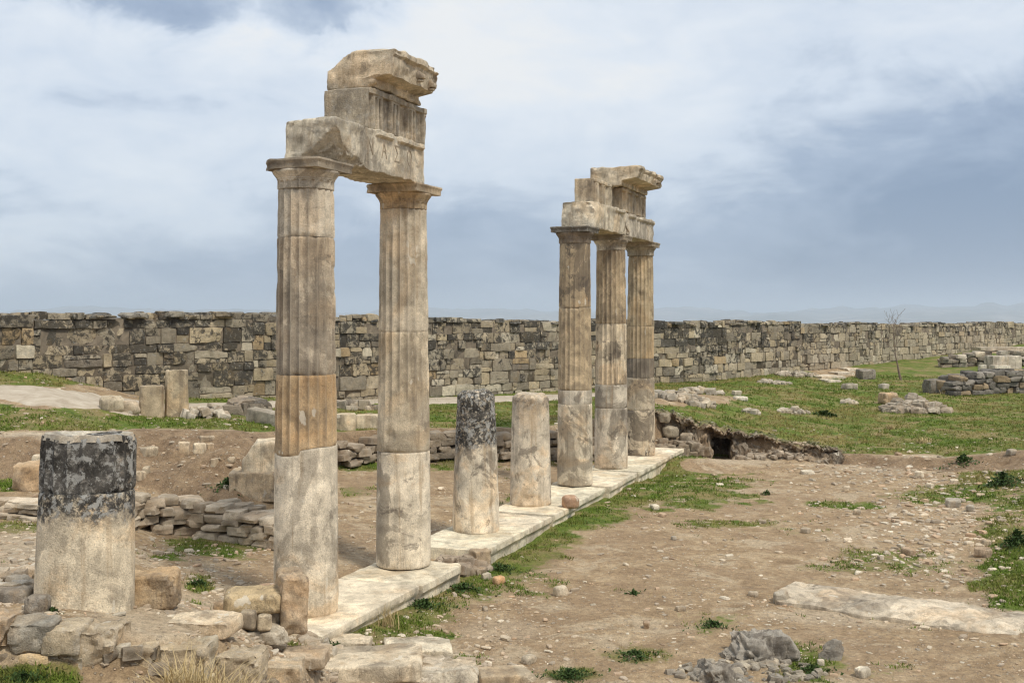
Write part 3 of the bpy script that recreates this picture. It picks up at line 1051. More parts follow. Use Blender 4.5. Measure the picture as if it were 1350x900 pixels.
PALE = (.66, .56, .41); CREAM = (.75, .655, .505); GREY = (.54, .475, .375); BROWN = (.46, .39, .295); TAN = (.60, .53, .42); OCHRE = (.52, .375, .22)
CT = [(-2.654, 14.47), (-1.657, 17.15), (-.638, 19.87), (.375, 22.64), (1.418, 25.29), (2.467, 27.98), (3.51, 30.65)]


def jag(a, b, ph, st=0.0):
    return lambda TH: a * np.sin(TH + ph) + b * np.sign(np.sin(TH * 1 + ph + .6)) * .5 + .015 * np.sin(TH * 3 + ph)


j1 = jag(.035, .05, 2.2)
# first standing column of the row
column(CT[0], 'tall standing column nearest the camera, with an ochre band above its smooth pale foot', [
    dict(z0=0.0, z1=2.09, col=CREAM, dirt=.7, mat='shaft', flute=0.0, edge1=j1, chip=.4),
    dict(z0=2.09, z1=3.04, col=OCHRE, dirt=.7, flute=fade(1.9, 2.3), edge0=j1, chip=.8, label='ochre stained fluted drum'),
    dict(z0=3.04, z1=4.79, col=BROWN, chip=1.1),
    dict(z0=4.79, z1=5.40, col=TAN, chip=.8, dirt=.6)], 1,
    dict(col=TAN, col_ab=(.36, .30, .22), chops=[((-1, .9, .2), .50), ((-.3, 1, .5), .43), ((-1, -.1, .8), .44)]))
column(CT[1], 'second tall standing column, under the far end of the inscribed beam', [
    dict(z0=0.0, z1=1.74, col=CREAM, mat='shaft', flute=0.0, chip=.4),
    dict(z0=1.74, z1=3.55, col=(.64, .54, .39), dirt=.7, flute=fade(2.0, 3.0), chip=.9),
    dict(z0=3.55, z1=5.40, col=(.63, .545, .415), chip=.8, dirt=.5)], 2,
    dict(col=(.56, .435, .28), col_ab=(.56, .44, .29), chops=[((-1, 1, .4), .56)]))
column(CT[2], 'broken smooth column stump with black lichen over its upper half', [
    dict(z0=0.0, z1=2.46, col=CREAM, mat='shaft', flute=0.0, chip=.7, top_jag=.05, round_top=.07, taper=.09, hfull=2.5, lichen=1.0, lichen_z=1.42)], 3)
column(CT[3], 'broken pale grey column stump with faintly fluted sides, next to the tall group', [
    dict(z0=0.0, z1=2.20, col=(.68, .59, .455), mat='shaft', flute=lambda Z, TH: .25 * sstep(Z, 1.1, 1.4), chip=.7, top_jag=.05, round_top=.06, taper=.05, hfull=2.2, lichen=.35, lichen_z=1.85)], 4)
column(CT[4], 'tall standing column at the near end of the far group, dark stained near its top', [
    dict(z0=0.0, z1=1.81, col=(.66, .57, .43), mat='shaft', flute=0.0, chip=.5),
    dict(z0=1.81, z1=2.12, col=TAN, flute=.15, chip=.6),
    dict(z0=2.12, z1=3.97, col=(.52, .405, .26), dirt=.8, flute=.8, chip=.9),
    dict(z0=3.97, z1=5.40, col=(.44, .345, .225), flute=.45, chip=1.0, dirt=1.6)], 5,
    dict(col=(.24, .195, .145), col_ab=(.16, .14, .11), dark_ab=True, chops=[((-1, .2, .6), .46), ((.2, 1, .7), .46)]), r0=.40)
column(CT[5], 'middle column of the far group of three, with a dark notch in its lower joint', [
    dict(z0=0.0, z1=1.50, col=(.66, .575, .45), mat='shaft', flute=0.0, chip=1.6),
    dict(z0=1.50, z1=2.08, col=GREY, mat='shaft', flute=.1, chip=1.4),
    dict(z0=2.08, z1=3.58, col=(.62, .52, .375), chip=.9, dirt=1.4),
    dict(z0=3.58, z1=5.40, col=(.46, .36, .235), chip=.8, dirt=1.0)], 6,
    dict(col=TAN, col_ab=(.36, .30, .215), chops=[((-1, -1, .1), .48)]))
column(CT[6], 'farthest column of the row, at the end of the paving by the bank', [
    dict(z0=0.0, z1=1.22, col=(.66, .55, .40), mat='shaft', flute=0.0, chip=.9, dirt=1.7),
    dict(z0=1.22, z1=2.10, col=(.56, .475, .35), mat='shaft', flute=.1, chip=.7),
    dict(z0=2.10, z1=2.62, col=(.24, .205, .16), flute=.6, chip=.8),
    dict(z0=2.62, z1=3.5, col=(.54, .42, .265), chip=.7, dirt=.5),
    dict(z0=3.5, z1=5.40, col=(.52, .42, .275), chip=.9)], 7,
    dict(col=(.36, .31, .23), col_ab=(.41, .35, .26)), r0=.395)

# leaning stump at the near end of the row, standing in the fill
st0 = empty('doric_column', (-4.0, 10.42, 0.0), ROWZ + .6)
tag(st0, 'big broken column stump at the left edge, its upper half black and white with lichen', 'column', 'columns of the ruined colonnade')
V, Fc = shaft_mesh(0.7, 2.16, 81, r0=.455, taper=.03, hfull=2.2, flute=0.0, chip=.35)
o = mesh_obj('drum', V, Fc, M['shaft'], st0, color=(.76, .65, .475)); o['lichen'] = 1.0; o['lichen_z'] = 1.93; o['dirt'] = .6
V, Fc = shaft_mesh(2.16, 2.66, 82, r0=.447, taper=.02, hfull=2.6, flute=.7, chip=.8, top_jag=.03)
o = mesh_obj('drum', V, Fc, M['column'], st0, color=(.30, .285, .255)); o['lichen'] = 1.0; o['lichen_z'] = -9.0
o['label'] = 'lichen covered fluted drum'
nt_ = 96
TH_ = np.linspace(0, 2 * math.pi, nt_, endpoint=False)
Vt = [(0, 0, 2.63)]
for q_ in (.3, .55, .78, .95, 1.0):
    for a_ in TH_:
        P_ = np.array([[math.cos(a_) * q_ * 2, math.sin(a_) * q_ * 2, 5.0]])
        rr_ = .405 * q_ * (1 + .05 * float(fbm(P_, 1.4, 3, 88)[0]))
        z_ = 2.69 + .025 * float(fbm(P_, 1.2, 4, 89)[0]) - (.05 if q_ < .6 else 0) * (1 if q_ < .5 else .6) - (.06 if q_ == 1.0 else 0)
        Vt.append((math.cos(a_) * rr_, math.sin(a_) * rr_, z_))
Ft = [(0, 1 + i, 1 + (i + 1) % nt_) for i in range(nt_)]
for k_ in range(4):
    b_ = 1 + k_ * nt_
    Ft += [(b_ + i, b_ + nt_ + i, b_ + nt_ + (i + 1) % nt_, b_ + (i + 1) % nt_) for i in range(nt_)]
o = mesh_obj('broken_top', Vt, Ft, M['block'], st0, color=(.62, .56, .45))
o['lichen'] = .25; o['lichen_z'] = -9.0
o['label'] = 'pale broken top face with a hollow'
st0.rotation_euler = (RAD(1.2), RAD(2.6), ROWZ + .6)

# paving slabs of the colonnade
SL = [(-.98, 1.73, -.58, .80), (1.745, 3.30, -.52, .82), (4.14, 6.30, -.60, .79), (6.315, 7.64, -.57, .76), (7.655, 9.08, -.56, .80), (9.095, 11.48, -.60, .70),
      (11.495, 12.65, -.58, .82), (12.665, 14.0, -.57, .77), (14.015, 16.3, -.58, .84), (16.315, 19.2, -.58, .80)]
SLAB_LABEL = ['pale paving slab under the nearest tall column, dotted with small holes', 'pale paving slab under the second tall column, with a broken far end',
              'pale paving slab under the stump with black lichen', 'pale paving slab between the two broken stumps', 'pale paving slab under the pale grey stump',
              'low pale paving slab carrying the small reddish boulder', 'pale paving slab under the near column of the far group', 'pale paving slab just before the column with the notch',
              'pale paving slab under the column with the notch', 'last pale paving slab of the row, ending at the earth bank']
for i, (t0, t1, s0, s1) in enumerate(SL):
    L, wd = t1 - t0, s1 - s0
    ch = [((1, 0, .9), L / 2 + .10), ((1, .8, .4), L / 2 + .30), ((-1, -.8, .1), L / 2 + .32)]
    if i == 1: ch = [((.8, -1, .0), .92), ((.6, 1, 0), .86), ((1, 0, .5), L / 2 + .02)]
    if i == 2: ch = [((-1, 1, 0), .98)]
    V, Q = block(L, wd, .40, cell=.055, rad=.022, rough=.010, freq=4, seed=900 + i, chops=ch, nmax=50, pits=.006)
    side = (V[:, 1] < -wd / 2 + .06)
    lo_ = side & (V[:, 2] < .06)
    V[lo_, 1] += .05                      # the lower face lies a little back under the worn edge
    cx, cy = row_pt((t0 + t1) / 2, (s0 + s1) / 2)
    V[:, 0] *= 1 - .05 / L
    o = mesh_obj('stylobate_slab', V, Q, M['slab'], loc=(cx, cy, -.201 - [0, .016, 0, .018, .0, .03, .006, .02, .0, .012][i]), rz=ROWZ, color=(.78 - .015 * (i % 3), .675, .505), angle=35)
    o['lichen'] = 0.0; o['lichen_z'] = 99.0
    tag(o, SLAB_LABEL[i], 'paving slab', 'paving slabs of the colonnade')

# ------------------------------------------------------------------ beams, frieze and cornice blocks


def row_block(name, label, cat, t0, t1, s0, s1, z0, z1, seed, col, chops=(), cell=.04, rad=.02, rough=.012, mat='block', shape=None, lichen=.12, nmax=90, tilt=0.0, pits=0.0, group=None):
    L, wd, hg = t1 - t0, s1 - s0, z1 - z0
    V, Q = block(L, wd, hg, cell=cell, rad=rad, rough=rough, freq=6.0, seed=seed, chops=chops, nmax=nmax, pits=pits)
    if shape is not None: V = shape(V, L, wd, hg)
    cx, cy = row_pt((t0 + t1) / 2, (s0 + s1) / 2)
    o = mesh_obj(name, V, Q, M[mat], loc=(cx, cy, (z0 + z1) / 2), rz=ROWZ, color=col, angle=26)
    o['lichen'] = lichen; o['lichen_z'] = -99.0
    if tilt: o.rotation_euler[1] = tilt
    tag(o, label, cat, group)
    return o


def taenia(a, b, gap=()):
    """raised fillet along the top of the right-hand face between a and b (fractions of the length)"""
    def f(V, L, wd, hg):
        fr = V[:, 1] < -wd / 2 + .05
        x = V[:, 0] / L + .5
        on = fr & (V[:, 2] > hg / 2 - .085) & (x > a) & (x < b)
        for (g0, g1) in gap: on &= ~((x > g0) & (x < g1))
        V[on, 1] -= .05
        return V
    return f


def inscribed(V, L, wd, hg):
    V = taenia(.42, .97, [(.6, .66)])(V, L, wd, hg)
    on = (V[:, 1] < -wd / 2 + .06) & (V[:, 2] < hg / 2 - .10) & (V[:, 0] > -.62)
    V[on, 1] = V[on, 1] * .12 - wd / 2 * .88
    return V


arch1 = row_block('architrave_block', 'inscribed marble beam across the two tall columns, its near end broken away', 'beam', .10, 2.72, -.39, .39, 5.768, 6.345, 31,
                  (.74, .655, .505), chops=[((-.62, -.55, -.75), .80), ((-1, .1, .5), 1.36), ((-.8, -1, .4), 1.27), ((-.25, -1, -1), .52)], rough=.024, rad=.035, pits=.012, shape=inscribed, lichen=.25, cell=.03, nmax=90)


def strokes(letters, size, parent, x0, z0, gapx, y):
    for n, lt in enumerate(letters):
        V, Q = [], []
        for (ax, az, bx, bz) in lt:
            a = np.array([x0 + n * gapx + ax * size * .62, z0 + az * size]); b = np.array([x0 + n * gapx + bx * size * .62, z0 + bz * size])
            d = b - a; d /= np.linalg.norm(d); p = np.array([-d[1], d[0]]) * .008
            a = a - d * .006; b = b + d * .006
            k = len(V)
            for yy in (y, y + .05):
                for c in (a - p, a + p, b + p, b - p):
                    V.append((c[0], yy + .0004 * (k // 8), c[1]))
            Q += [(k, k + 3, k + 2, k + 1), (k + 4, k + 5, k + 6, k + 7)] + [(k + i, k + (i + 1) % 4, k + 4 + (i + 1) % 4, k + 4 + i) for i in range(4)]
        mesh_obj('carved_letter', np.array(V), Q, M['letter'], parent, smooth=False)


LN = [(0, 0, 0, 1), (0, 1, 1, 0), (1, 0, 1, 1)]
LA = [(0, 0, .5, 1), (.5, 1, 1, 0), (.22, .42, .78, .42)]
LS = [(1, 1, 0, 1), (0, 1, .6, .5), (.6, .5, 0, 0), (0, 0, 1, 0)]
LO = [(.5 + .5 * math.cos(a), .5 + .5 * math.sin(a), .5 + .5 * math.cos(a + .53), .5 + .5 * math.sin(a + .53)) for a in np.arange(0, 6.28, .5236)]
strokes([LN, LA, LS, LO], .22, arch1, -.46, -.07, .40, -.399)


def triglyphs(period, width, phase, band=.085, rec=.045, only=None):
    def f(V, L, wd, hg):
        fr = V[:, 1] < -wd / 2 + .03
        x = V[:, 0] + L / 2
        u = (x - phase) % period
        tri = u < width
        top = V[:, 2] > hg / 2 - band
        y = np.zeros(len(V))
        y = np.where(tri & ~top, 0, rec * 1.35)
        y = np.where(top, np.where(tri, -.014, .006), y)
        c = u / width
        for gpos in (.30, .70):
            y = np.where(tri & ~top & (V[:, 2] < hg / 2 - band - .035), np.maximum(y, .10 * (1 - np.abs(c - gpos) / .11)), y)
        y = np.where(tri & ~top & ((c < .05) | (c > .95)), np.maximum(y, .02), y)
        V[fr, 1] += y[fr]
        return V
    return f


row_block('frieze_block', 'dark stained frieze block with four carved triglyphs resting on the inscribed beam', 'frieze block', 1.02, 2.80, -.34, .39, 6.348, 6.905, 32,
          (.62, .53, .395), chops=[((-1, -.25, .5), 1.03), ((-.8, .6, .9), 1.0), ((-1, -.9, -.3), 1.12), ((1, -.6, .8), 1.12)], shape=triglyphs(.525, .27, .10), cell=.0125, nmax=150, rough=.009, rad=.016, lichen=.35)


def cornice_shape(over, z_step, lip=.1):
    """lower bed keeps back, upper part leans out over the right-hand side"""
    def f(V, L, wd, hg):
        z = V[:, 2] + hg / 2
        fr = V[:, 1] < 0
        k = np.where(z < z_step, .0, 1.0)
        out = np.where(z < z_step, 0, over * (.86 + .14 * sstep(z, z_step, hg * .7)))
        out = np.where(z > hg - lip, out + .05, out)
        w = np.clip(-V[:, 1] / (wd / 2), 0, 1)
        V[:, 1] -= out * w
        return V
    return f


def lion(parent, x, y, z, seed):
    V, Q = block(.17, .24, .19, cell=.03, rad=.08, rough=.02, freq=9, seed=seed, nmax=8, chops=[((0, -1, 1), .11), ((0, -1, -1), .12)])
    V2, Q2 = block(.10, .10, .07, cell=.03, rad=.03, rough=.01, freq=9, seed=seed + 1, nmax=5)
    V2 += np.array([0, -.13, -.03])
    V3, Q3 = block(.08, .09, .04, cell=.03, rad=.018, rough=.01, freq=9, seed=seed + 2, nmax=5)
    V3 += np.array([0, -.11, -.09])
    V = np.concatenate([V, V2, V3]) + np.array([x, y, z]); Q = np.concatenate([Q, Q2 + len(V) - len(V2) - len(V3), Q3 + len(V) - len(V3)])
    o = mesh_obj('lion_head_spout', V, Q, M['block'], parent, color=(.37, .31, .23))
    o['lichen'] = .1; o['lichen_z'] = -99.0
    return o


c1 = row_block('cornice_block', 'broken cornice block on top of the near pair of columns, with two spouts', 'cornice block', 1.12, 2.60, -.36, .40, 6.925, 7.44, 33, (.66, .56, .41),
               chops=[((-1, -1.2, .15), .86), ((-1, .3, .9), .66), ((-.5, .9, 1.2), .42), ((1, -.25, 1.0), .62), ((-.6, -1, -.9), .66), ((0, .8, 1), .40)],
               shape=cornice_shape(.27, .14), cell=.035, nmax=70, rough=.035, rad=.03, lichen=.15)
lion(c1, .10, -.57, .05, 41); lion(c1, .50, -.55, .0, 44)

row_block('architrave_block', 'broken marble beam over the near two columns of the far group', 'beam', 11.62, 14.38, -.40, .38, 5.768, 6.36, 34, (.72, .63, .475),
          chops=[((-1, 0, .1), 1.32), ((-.55, -1, .75), .86)], shape=taenia(.60, .92, [(.70, .74)]), rough=.024, pits=.01, cell=.045, nmax=70, lichen=.22)
row_block('architrave_block', 'short grey marble beam resting on the last column of the far group', 'beam', 14.40, 17.25, -.38, .38, 5.768, 6.33, 35, (.66, .585, .465),
          chops=[((-.7, -.6, -.8), .98), ((-1, -.6, -.2), 1.42)], shape=taenia(.08, 1.01, [(.3, .36)]), rough=.026, pits=.01, cell=.045, nmax=70, lichen=.12)
row_block('frieze_block', 'rough ended frieze block at the near end above the far group', 'frieze block', 12.5, 14.18, -.36, .14, 6.363, 6.985, 36, (.66, .57, .425),
          chops=[((-1, -.1, .6), .97)], shape=triglyphs(.56, .28, .06), cell=.016, nmax=110, rough=.008, rad=.018, lichen=.12)
row_block('frieze_block', 'frieze block under the overhanging cornice of the far group', 'frieze block', 14.2, 16.45, -.34, .36, 6.363, 6.93, 37, (.63, .525, .375),
          chops=[((-1, -.9, .3), 1.18)], shape=triglyphs(.62, .28, .25), cell=.018, nmax=120, rough=.008, rad=.018, lichen=.2)
c2 = row_block('cornice_block', 'overhanging cornice block topping the far group of three columns', 'cornice block', 13.9, 16.5, -.40, .40, 6.95, 7.42, 38, (.70, .595, .435),
               chops=[((-1, -1.1, .1), 1.22), ((-1, 0, 1.2), .98), ((1, -.1, 1.4), .92)], shape=cornice_shape(.42, .13), cell=.045, nmax=70, rough=.035, rad=.025, lichen=.1)
lion(c2, .62, -.72, .05, 47)

# ------------------------------------------------------------------ single stones


def stone(name, label, cat, px, py, w, h, dep=.8, col=(.44, .385, .30), seed=1, rot=0.0, nch=2, rad=.022, rough=.028, lichen=.0, mat='block', group=None, parent=None,
          d=None, z=None, cell=None, chops=None, tilt=(0, 0), sink=.03, pits=0.0, m=None, clo=.7, chi=.93):
    """a stone whose foot is seen at (px, py) of the photograph, w x h photo pixels large; dep = depth / width"""
    if d is None:
        X, d, zg = hit(px, py)
    else:
        X = (px - 675) / F * d; zg = H - (py - HY) / F * d
    if z is not None: zg = z
    sx, sz = w / F * d, h / F * d
    sy = sx * dep
    Y = d + sy * .45
    X = (px - 675) / F * Y
    sz = sz + sink
    if cell is None: cell = float(np.clip(d * 2.2 / F, .018, .2))
    col = (min(col[0] * 1.22, .8), min(col[1] * 1.17, .72), col[2] * 1.07)
    if chops is None: chops = rand_chops((sx / 2, sy / 2, sz / 2), nch, seed, clo, chi)
    V, Q = block(sx, sy, sz, cell=cell, rad=min(rad, .3 * min(sx, sy, sz)), rough=min(rough, .12 * min(sx, sz)), freq=min(5, 2.2 / max(sx, .1)) + 1.5, seed=seed, chops=chops, nmax=34, pits=pits)
    V[:, 2] += sz / 2
    loc = np.array([X, Y, zg - sink])
    if parent is not None:
        o = mesh_obj(name, V @ rotz_m(rot).T + loc - np.array(parent.location), Q, M[mat], parent, color=col, angle=26)
    else:
        o = mesh_obj(name, V, Q, M[mat], loc=loc, rz=rot, color=col, angle=26)
        o.rotation_euler = (tilt[0], tilt[1], rot)
        tag(o, label, cat, group)
    o['lichen'] = lichen; o['lichen_z'] = -99.0
    return o


# boundary stones on the grassy terrace
for i, (x, y, w, h, c, lab) in enumerate([(233, 551, 31, 62, (.53, .43, .29), 'taller ochre column fragment standing upright on the grass before the city wall'),
                                          (200, 550, 33, 40, (.50, .40, .27), 'shorter ochre column fragment standing left of the taller one')]):
    X, d, zg = hit(x, y)
    r_c = w / F * d / 2
    V, Fc = shaft_mesh(-.05, h / F * d, 120 + i, r0=r_c, taper=r_c * .1, hfull=1.5, flute=0.0, chip=.9, top_jag=.02, nth=64, rough=2.0)
    flat = V[:, 1] < -r_c * .62
    V[flat, 1] = -r_c * .62 + (V[flat, 1] + r_c * .62) * .12      # one side split off flat
    o = mesh_obj('column_fragment', V, Fc, M['column'], loc=((x - 675) / F * (d + r_c), d + r_c, zg), rz=.25, color=c)
    o['lichen'] = .0; o['lichen_z'] = 99.0; o['dirt'] = .8
    tag(o, lab, 'column fragment')
for i, (x, y, w, h) in enumerate([(148, 543, 30, 20), (171, 546, 24, 17)]):
    stone('boulder', ['pale rounded boulder on the terrace edge of the track, left of its twin', 'grey brown boulder against the shorter column fragment'][i], 'boulder', x, y, w, h, .9, [(.46, .40, .31), (.38, .32, .25)][i], 110 + i, .4, 4, .1, .03)


def heap(name, label, cat, px, py, wpx, hpx, n, size, cols, seed, group=None, dep=1.0, mat='rubble', elong=1.0, peak=.8):
    """a heap of loose rubble that reads as one thing"""
    r = random.Random(seed)
    X, d, zg = hit(px, py)
    rx = wpx / F * d / 2; hh = hpx / F * d; ry = rx * dep
    Y = d + ry * .8; X = (px - 675) / F * Y
    items = []
    for k in range(n):
        a = r.uniform(0, 2 * math.pi); q = math.sqrt(r.random())
        x, y = math.cos(a) * q * rx, math.sin(a) * q * ry
        s = r.uniform(*size)
        z = gz(X + x, Y + y) + max(0, (1 - q ** 1.5)) * hh * r.uniform(.3, 1) * peak
        c = np.array(r.choice(cols)) * r.uniform(.75, 1.15)
        items.append((r.randrange(26), (s * elong, s * r.uniform(.6, 1), s * r.uniform(.35, .75)), r.uniform(0, 3.1), r.uniform(-.4, .4), (X + x, Y + y, z + s * .1), c))
    V, Q, T = merge_rocks(items, TPL_B)
    o = mesh_obj(name, V - np.array([X, Y, zg]), Q, M[mat], loc=(X, Y, zg), tint=T, angle=35)
    if mat == 'wall':
        a = o.data.attributes.new('crust', 'FLOAT', 'POINT'); a.data.foreach_set('value', np.full(len(V), .3, np.float32))
    return tag(o, label, cat, group)


LIGHT = [(.60, .525, .41), (.54, .45, .33), (.66, .59, .48), (.48, .38, .27)]
GREYS = [(.42, .37, .285), (.54, .47, .37), (.32, .28, .22), (.56, .47, .34)]
DARKS = [(.19, .16, .125), (.27, .225, .17), (.36, .29, .21)]
heap('rubble_heap', 'heap of pale broken stones right of the column fragments on the terrace', 'rubble heap', 274, 551, 56, 22, 60, (.12, .34), LIGHT, 201)
heap('rubble_heap', 'dark heap of tumbled blocks on the terrace beside the tall column', 'rubble heap', 330, 548, 52, 26, 34, (.3, .62), DARKS + GREYS[:1], 202, mat='wall')
heap('rubble_heap', 'low dark line of rubble on the terrace between the two tall columns', 'rubble heap', 468, 541, 60, 9, 36, (.18, .4), GREYS[:3] + DARKS, 203, dep=.4)
stone('marble_fragment', 'long pale weathered block leaning down behind the nearest column', 'block', 352, 560, 60, 18, .35, (.36, .33, .28), 116, -.5, 2, .03, .02, tilt=(0, .12))
stone('marble_fragment', 'white squared fragment at the left side of the nearest column', 'block', 360, 560, 14, 17, .9, (.62, .57, .48), 117, .2, 1)
stone('carved_block', 'carved marble fragment with a scroll, left of the pair between the two tall columns', 'carved block', 456, 567, 26, 21, .8, (.52, .45, .34), 118, .2, 1, .02, .015)
stone('carved_block', 'carved marble fragment with fluting, right of the pair between the two tall columns', 'carved block', 485, 565, 30, 18, .8, (.55, .49, .39), 119, .1, 1, .02, .015)

# two blocks stacked behind the nearest column
b0 = stone('squared_block', 'large tan block lying on the ground, under the pale one left of the nearest column', 'block', 343, 661, 76, 38, .7, (.52, .42, .30), 121, .12, 2, .03, .02, .25, clo=.88, chi=.96)
b1 = stone('squared_block', 'pale slanting block stacked on the tan block left of the nearest column', 'block', 356, 661, 60, 40, .8, (.60, .53, .42), 122, .15, 0, .04, .02, .05,
           chops=[((-1, 0, .75), .30), ((1, .2, 1), .40)])
b1.location = (b0.location.x + .12, b0.location.y + .02, b0.location.z + 38 / F * 19 + .02)
stone('fallen_stone', 'pale chunk at the foot of the left earth bank, beside the big lichen stump', 'stone', 40, 648, 40, 36, .8, (.44, .35, .25), 124, .3, 4, .06, .03)
stone('fallen_stone', 'small pale stone perched on the chunk by the big lichen stump', 'stone', 50, 613, 14, 14, .8, (.52, .46, .37), 125, .3, 3, .05, .02, d=20.2)
for i, (x, y, w, h) in enumerate([(243, 600, 15, 17), (263, 598, 16, 13), (273, 584, 18, 8), (277, 593, 11, 8), (196, 602, 20, 12), (283, 616, 10, 11), (182, 633, 18, 11), (193, 625, 10, 10), (305, 612, 12, 6)]):
    stone('bank_stone', ['squared pale stone set in the middle of the left earth bank', 'rounded pale stone right of the squared one in the left earth bank', 'flat stone near the top of the left earth bank',
                         'small stone below the flat one in the left earth bank', 'pale flat stone sticking out of the bank right of the lichen stump', 'little reddish triangular stone low on the left earth bank',
                         'pale stone at the foot of the bank beside the lichen stump', 'small brown stone at the foot of the left earth bank', 'thin flat stone in the bank left of the stacked blocks'][i], 'stone',
          x, y, w, h, .8, [(.48, .40, .30), (.50, .43, .33), (.44, .37, .28)][i % 3], 130 + i, .2 * i, 3, .04, .02)


def rubble_wall(name, label, pts, hpx, layers, size, thick, cols, seed, mat='rubble', base=None, batter=.0, crust=.3, flat=.5):
    """low dry wall of rubble along photo points (px, py of its foot)"""
    r = random.Random(seed)
    W3 = [hit(x, y) for (x, y) in pts]
    P = np.array([(a, b) for a, b, c in W3]); Hs = np.array([h / F * b for h, (a, b, c) in zip(hpx, W3)])
    sg = np.linalg.norm(np.diff(P, axis=0), axis=1); cum = np.concatenate([[0], np.cumsum(sg)])
    items = []
    for k in range(layers):
        for row in range(max(1, int(round(thick / (size[1] * .8))))):
            q = 0.0
            while q < cum[-1]:
                s = r.uniform(*size)
                x = np.interp(q + s / 2, cum, P[:, 0]); y = np.interp(q + s / 2, cum, P[:, 1]); hgt = np.interp(q + s / 2, cum, Hs)
                kk = min(int(np.searchsorted(cum, q + 1e-6)) - 1, len(sg) - 1); kk = max(kk, 0)
                dv = (P[kk + 1] - P[kk]) / sg[kk]; nv = np.array([-dv[1], dv[0]])
                if nv[1] < 0: nv = -nv
                lh = hgt / layers
                off = row * size[1] * .75 + r.uniform(-.03, .05) + batter * k
                z = gz(x, y) + lh * (k + .5) + r.uniform(-.02, .02)
                c = np.array(r.choice(cols)) * r.uniform(.75, 1.15)
                if not (k == layers - 1 and r.random() < .22):
                    items.append((r.randrange(26), (s * 1.04, size[1] * r.uniform(.8, 1.1), lh * r.uniform(.95, 1.25)), math.atan2(dv[1], dv[0]) + r.uniform(-.15, .15), r.uniform(-.1, .1),
                                  (x + nv[0] * off, y + nv[1] * off, z), c))
                q += s * .96
    V, Q, T = merge_rocks(items, TPL_B)
    o0 = (P[0][0], P[0][1], W3[0][2])
    o = mesh_obj(name, V - np.array(o0), Q, M[mat], loc=o0, tint=T, angle=35, attrs={'crust': np.full(len(V), crust)})
    return tag(o, label, 'wall')


TANS = [(.48, .38, .27), (.54, .44, .32), (.40, .31, .215), (.60, .50, .37)]
rubble_wall('low_rubble_wall', 'knee high wall of flat tan stones between the lichen stump and the nearest column', [(120, 688), (180, 694), (250, 703), (320, 714), (395, 724)],
            [42, 45, 45, 42, 38], 4, (.24, .52), .8, TANS, 301)
rubble_wall('low_rubble_wall', 'low broken wall of pale stones at the left edge behind the lichen stump', [(-80, 676), (-20, 680), (30, 682), (52, 684)], [24, 24, 26, 20], 3, (.25, .5), .6, TANS, 302)
rubble_wall('low_rubble_wall', 'rough stone facing of the terrace edge behind the two broken stumps', [(540, 606), (600, 606), (660, 606), (740, 607), (800, 605)], [38, 38, 36, 38, 40], 4, (.25, .6), .6,
            [(.30, .245, .18), (.24, .195, .145), (.37, .30, .22)], 303, mat='wall', crust=.15)
rubble_wall('low_rubble_wall', 'rough stone edge of the bank seen between the two tall columns', [(440, 603), (500, 604)], [26, 30], 3, (.25, .6), .6, [(.32, .26, .19), (.38, .31, .23)], 304)
rubble_wall('low_rubble_wall', 'thick dark rubble wall on the meadow at the right edge', [(1250, 521), (1300, 519), (1360, 517), (1430, 515)], [24, 30, 30, 28], 4, (.35, .8), 1.0,
            [(.20, .18, .15), (.27, .24, .20), (.15, .135, .115), (.36, .27, .17)], 305, mat='wall', crust=.35)
rubble_wall('low_rubble_wall', 'broken line of grey rubble on the mound beyond the meadow at the right', [(1240, 484), (1290, 482), (1350, 482), (1420, 484)], [14, 18, 20, 18], 3, (.35, .8), 1.2, GREYS + DARKS, 306, mat='wall', crust=.2)

# stones at the stump's foot and the fill
stone('squared_block', 'rough tan block half sunk in the fill against the big lichen stump', 'block', 200, 801, 68, 42, .8, (.41, .325, .225), 140, .15, 2, .04, .03, pits=.01, clo=.85, chi=.95)
stone('upright_slab', 'upright tan slab standing against the foot of the nearest column', 'stone slab', 384, 836, 34, 76, 1.9, (.43, .34, .245), 141, .35, 0, .05, .03, d=11.75,
      chops=[((-1, 0, 1.2), .42), ((.9, .3, 1.4), .5)])
stone('flat_stone', 'thick yellowish flat stone propped beside the upright slab', 'stone', 335, 806, 74, 22, .8, (.46, .37, .24), 142, .2, 3, .05, .03, d=11.7, pits=.01, clo=.8)
stone('packing_stone', 'dark rubble block carrying the yellowish flat stone', 'stone', 345, 829, 52, 26, .8, (.25, .22, .18), 143, .1, 3, .06, .04, d=11.8)
stone('packing_stone', 'small rounded tan stone below the yellowish flat stone', 'stone', 349, 828, 20, 17, .8, (.46, .39, .29), 144, .1, 4, .06, .03, d=11.45)
stone('packing_stone', 'small grey stone left of the rounded tan one', 'stone', 328, 826, 22, 20, .8, (.33, .30, .25), 145, .1, 4, .06, .03, d=11.5)
stone('packing_stone', 'reddish stone sitting at the back of the upright slab', 'stone', 350, 784, 26, 12, .8, (.42, .29, .20), 146, .1, 4, .05, .03, d=12.3)
stone('small_stone', 'orange brown stone lying in the fill beside the flat outcrop', 'stone', 290, 806, 16, 11, .8, (.45, .32, .19), 147, .1, 4, .05, .02)
stone('flat_stone', 'broad pale flat stone bedded in the fill above the foreground wall', 'stone', 270, 836, 90, 15, .8, (.54, .47, .37), 148, -.15, 3, .03, .02, pits=.008)
stone('flat_stone', 'layered white flat stone bedded in front of the upright slab', 'stone', 345, 846, 78, 13, .6, (.55, .50, .42), 149, -.12, 3, .03, .03, pits=.01)
stone('small_stone', 'dark pitted stone against the left foot of the lichen stump', 'stone', 50, 809, 30, 22, .8, (.24, .21, .175), 150, .1, 4, .05, .04, lichen=.3, pits=.012)
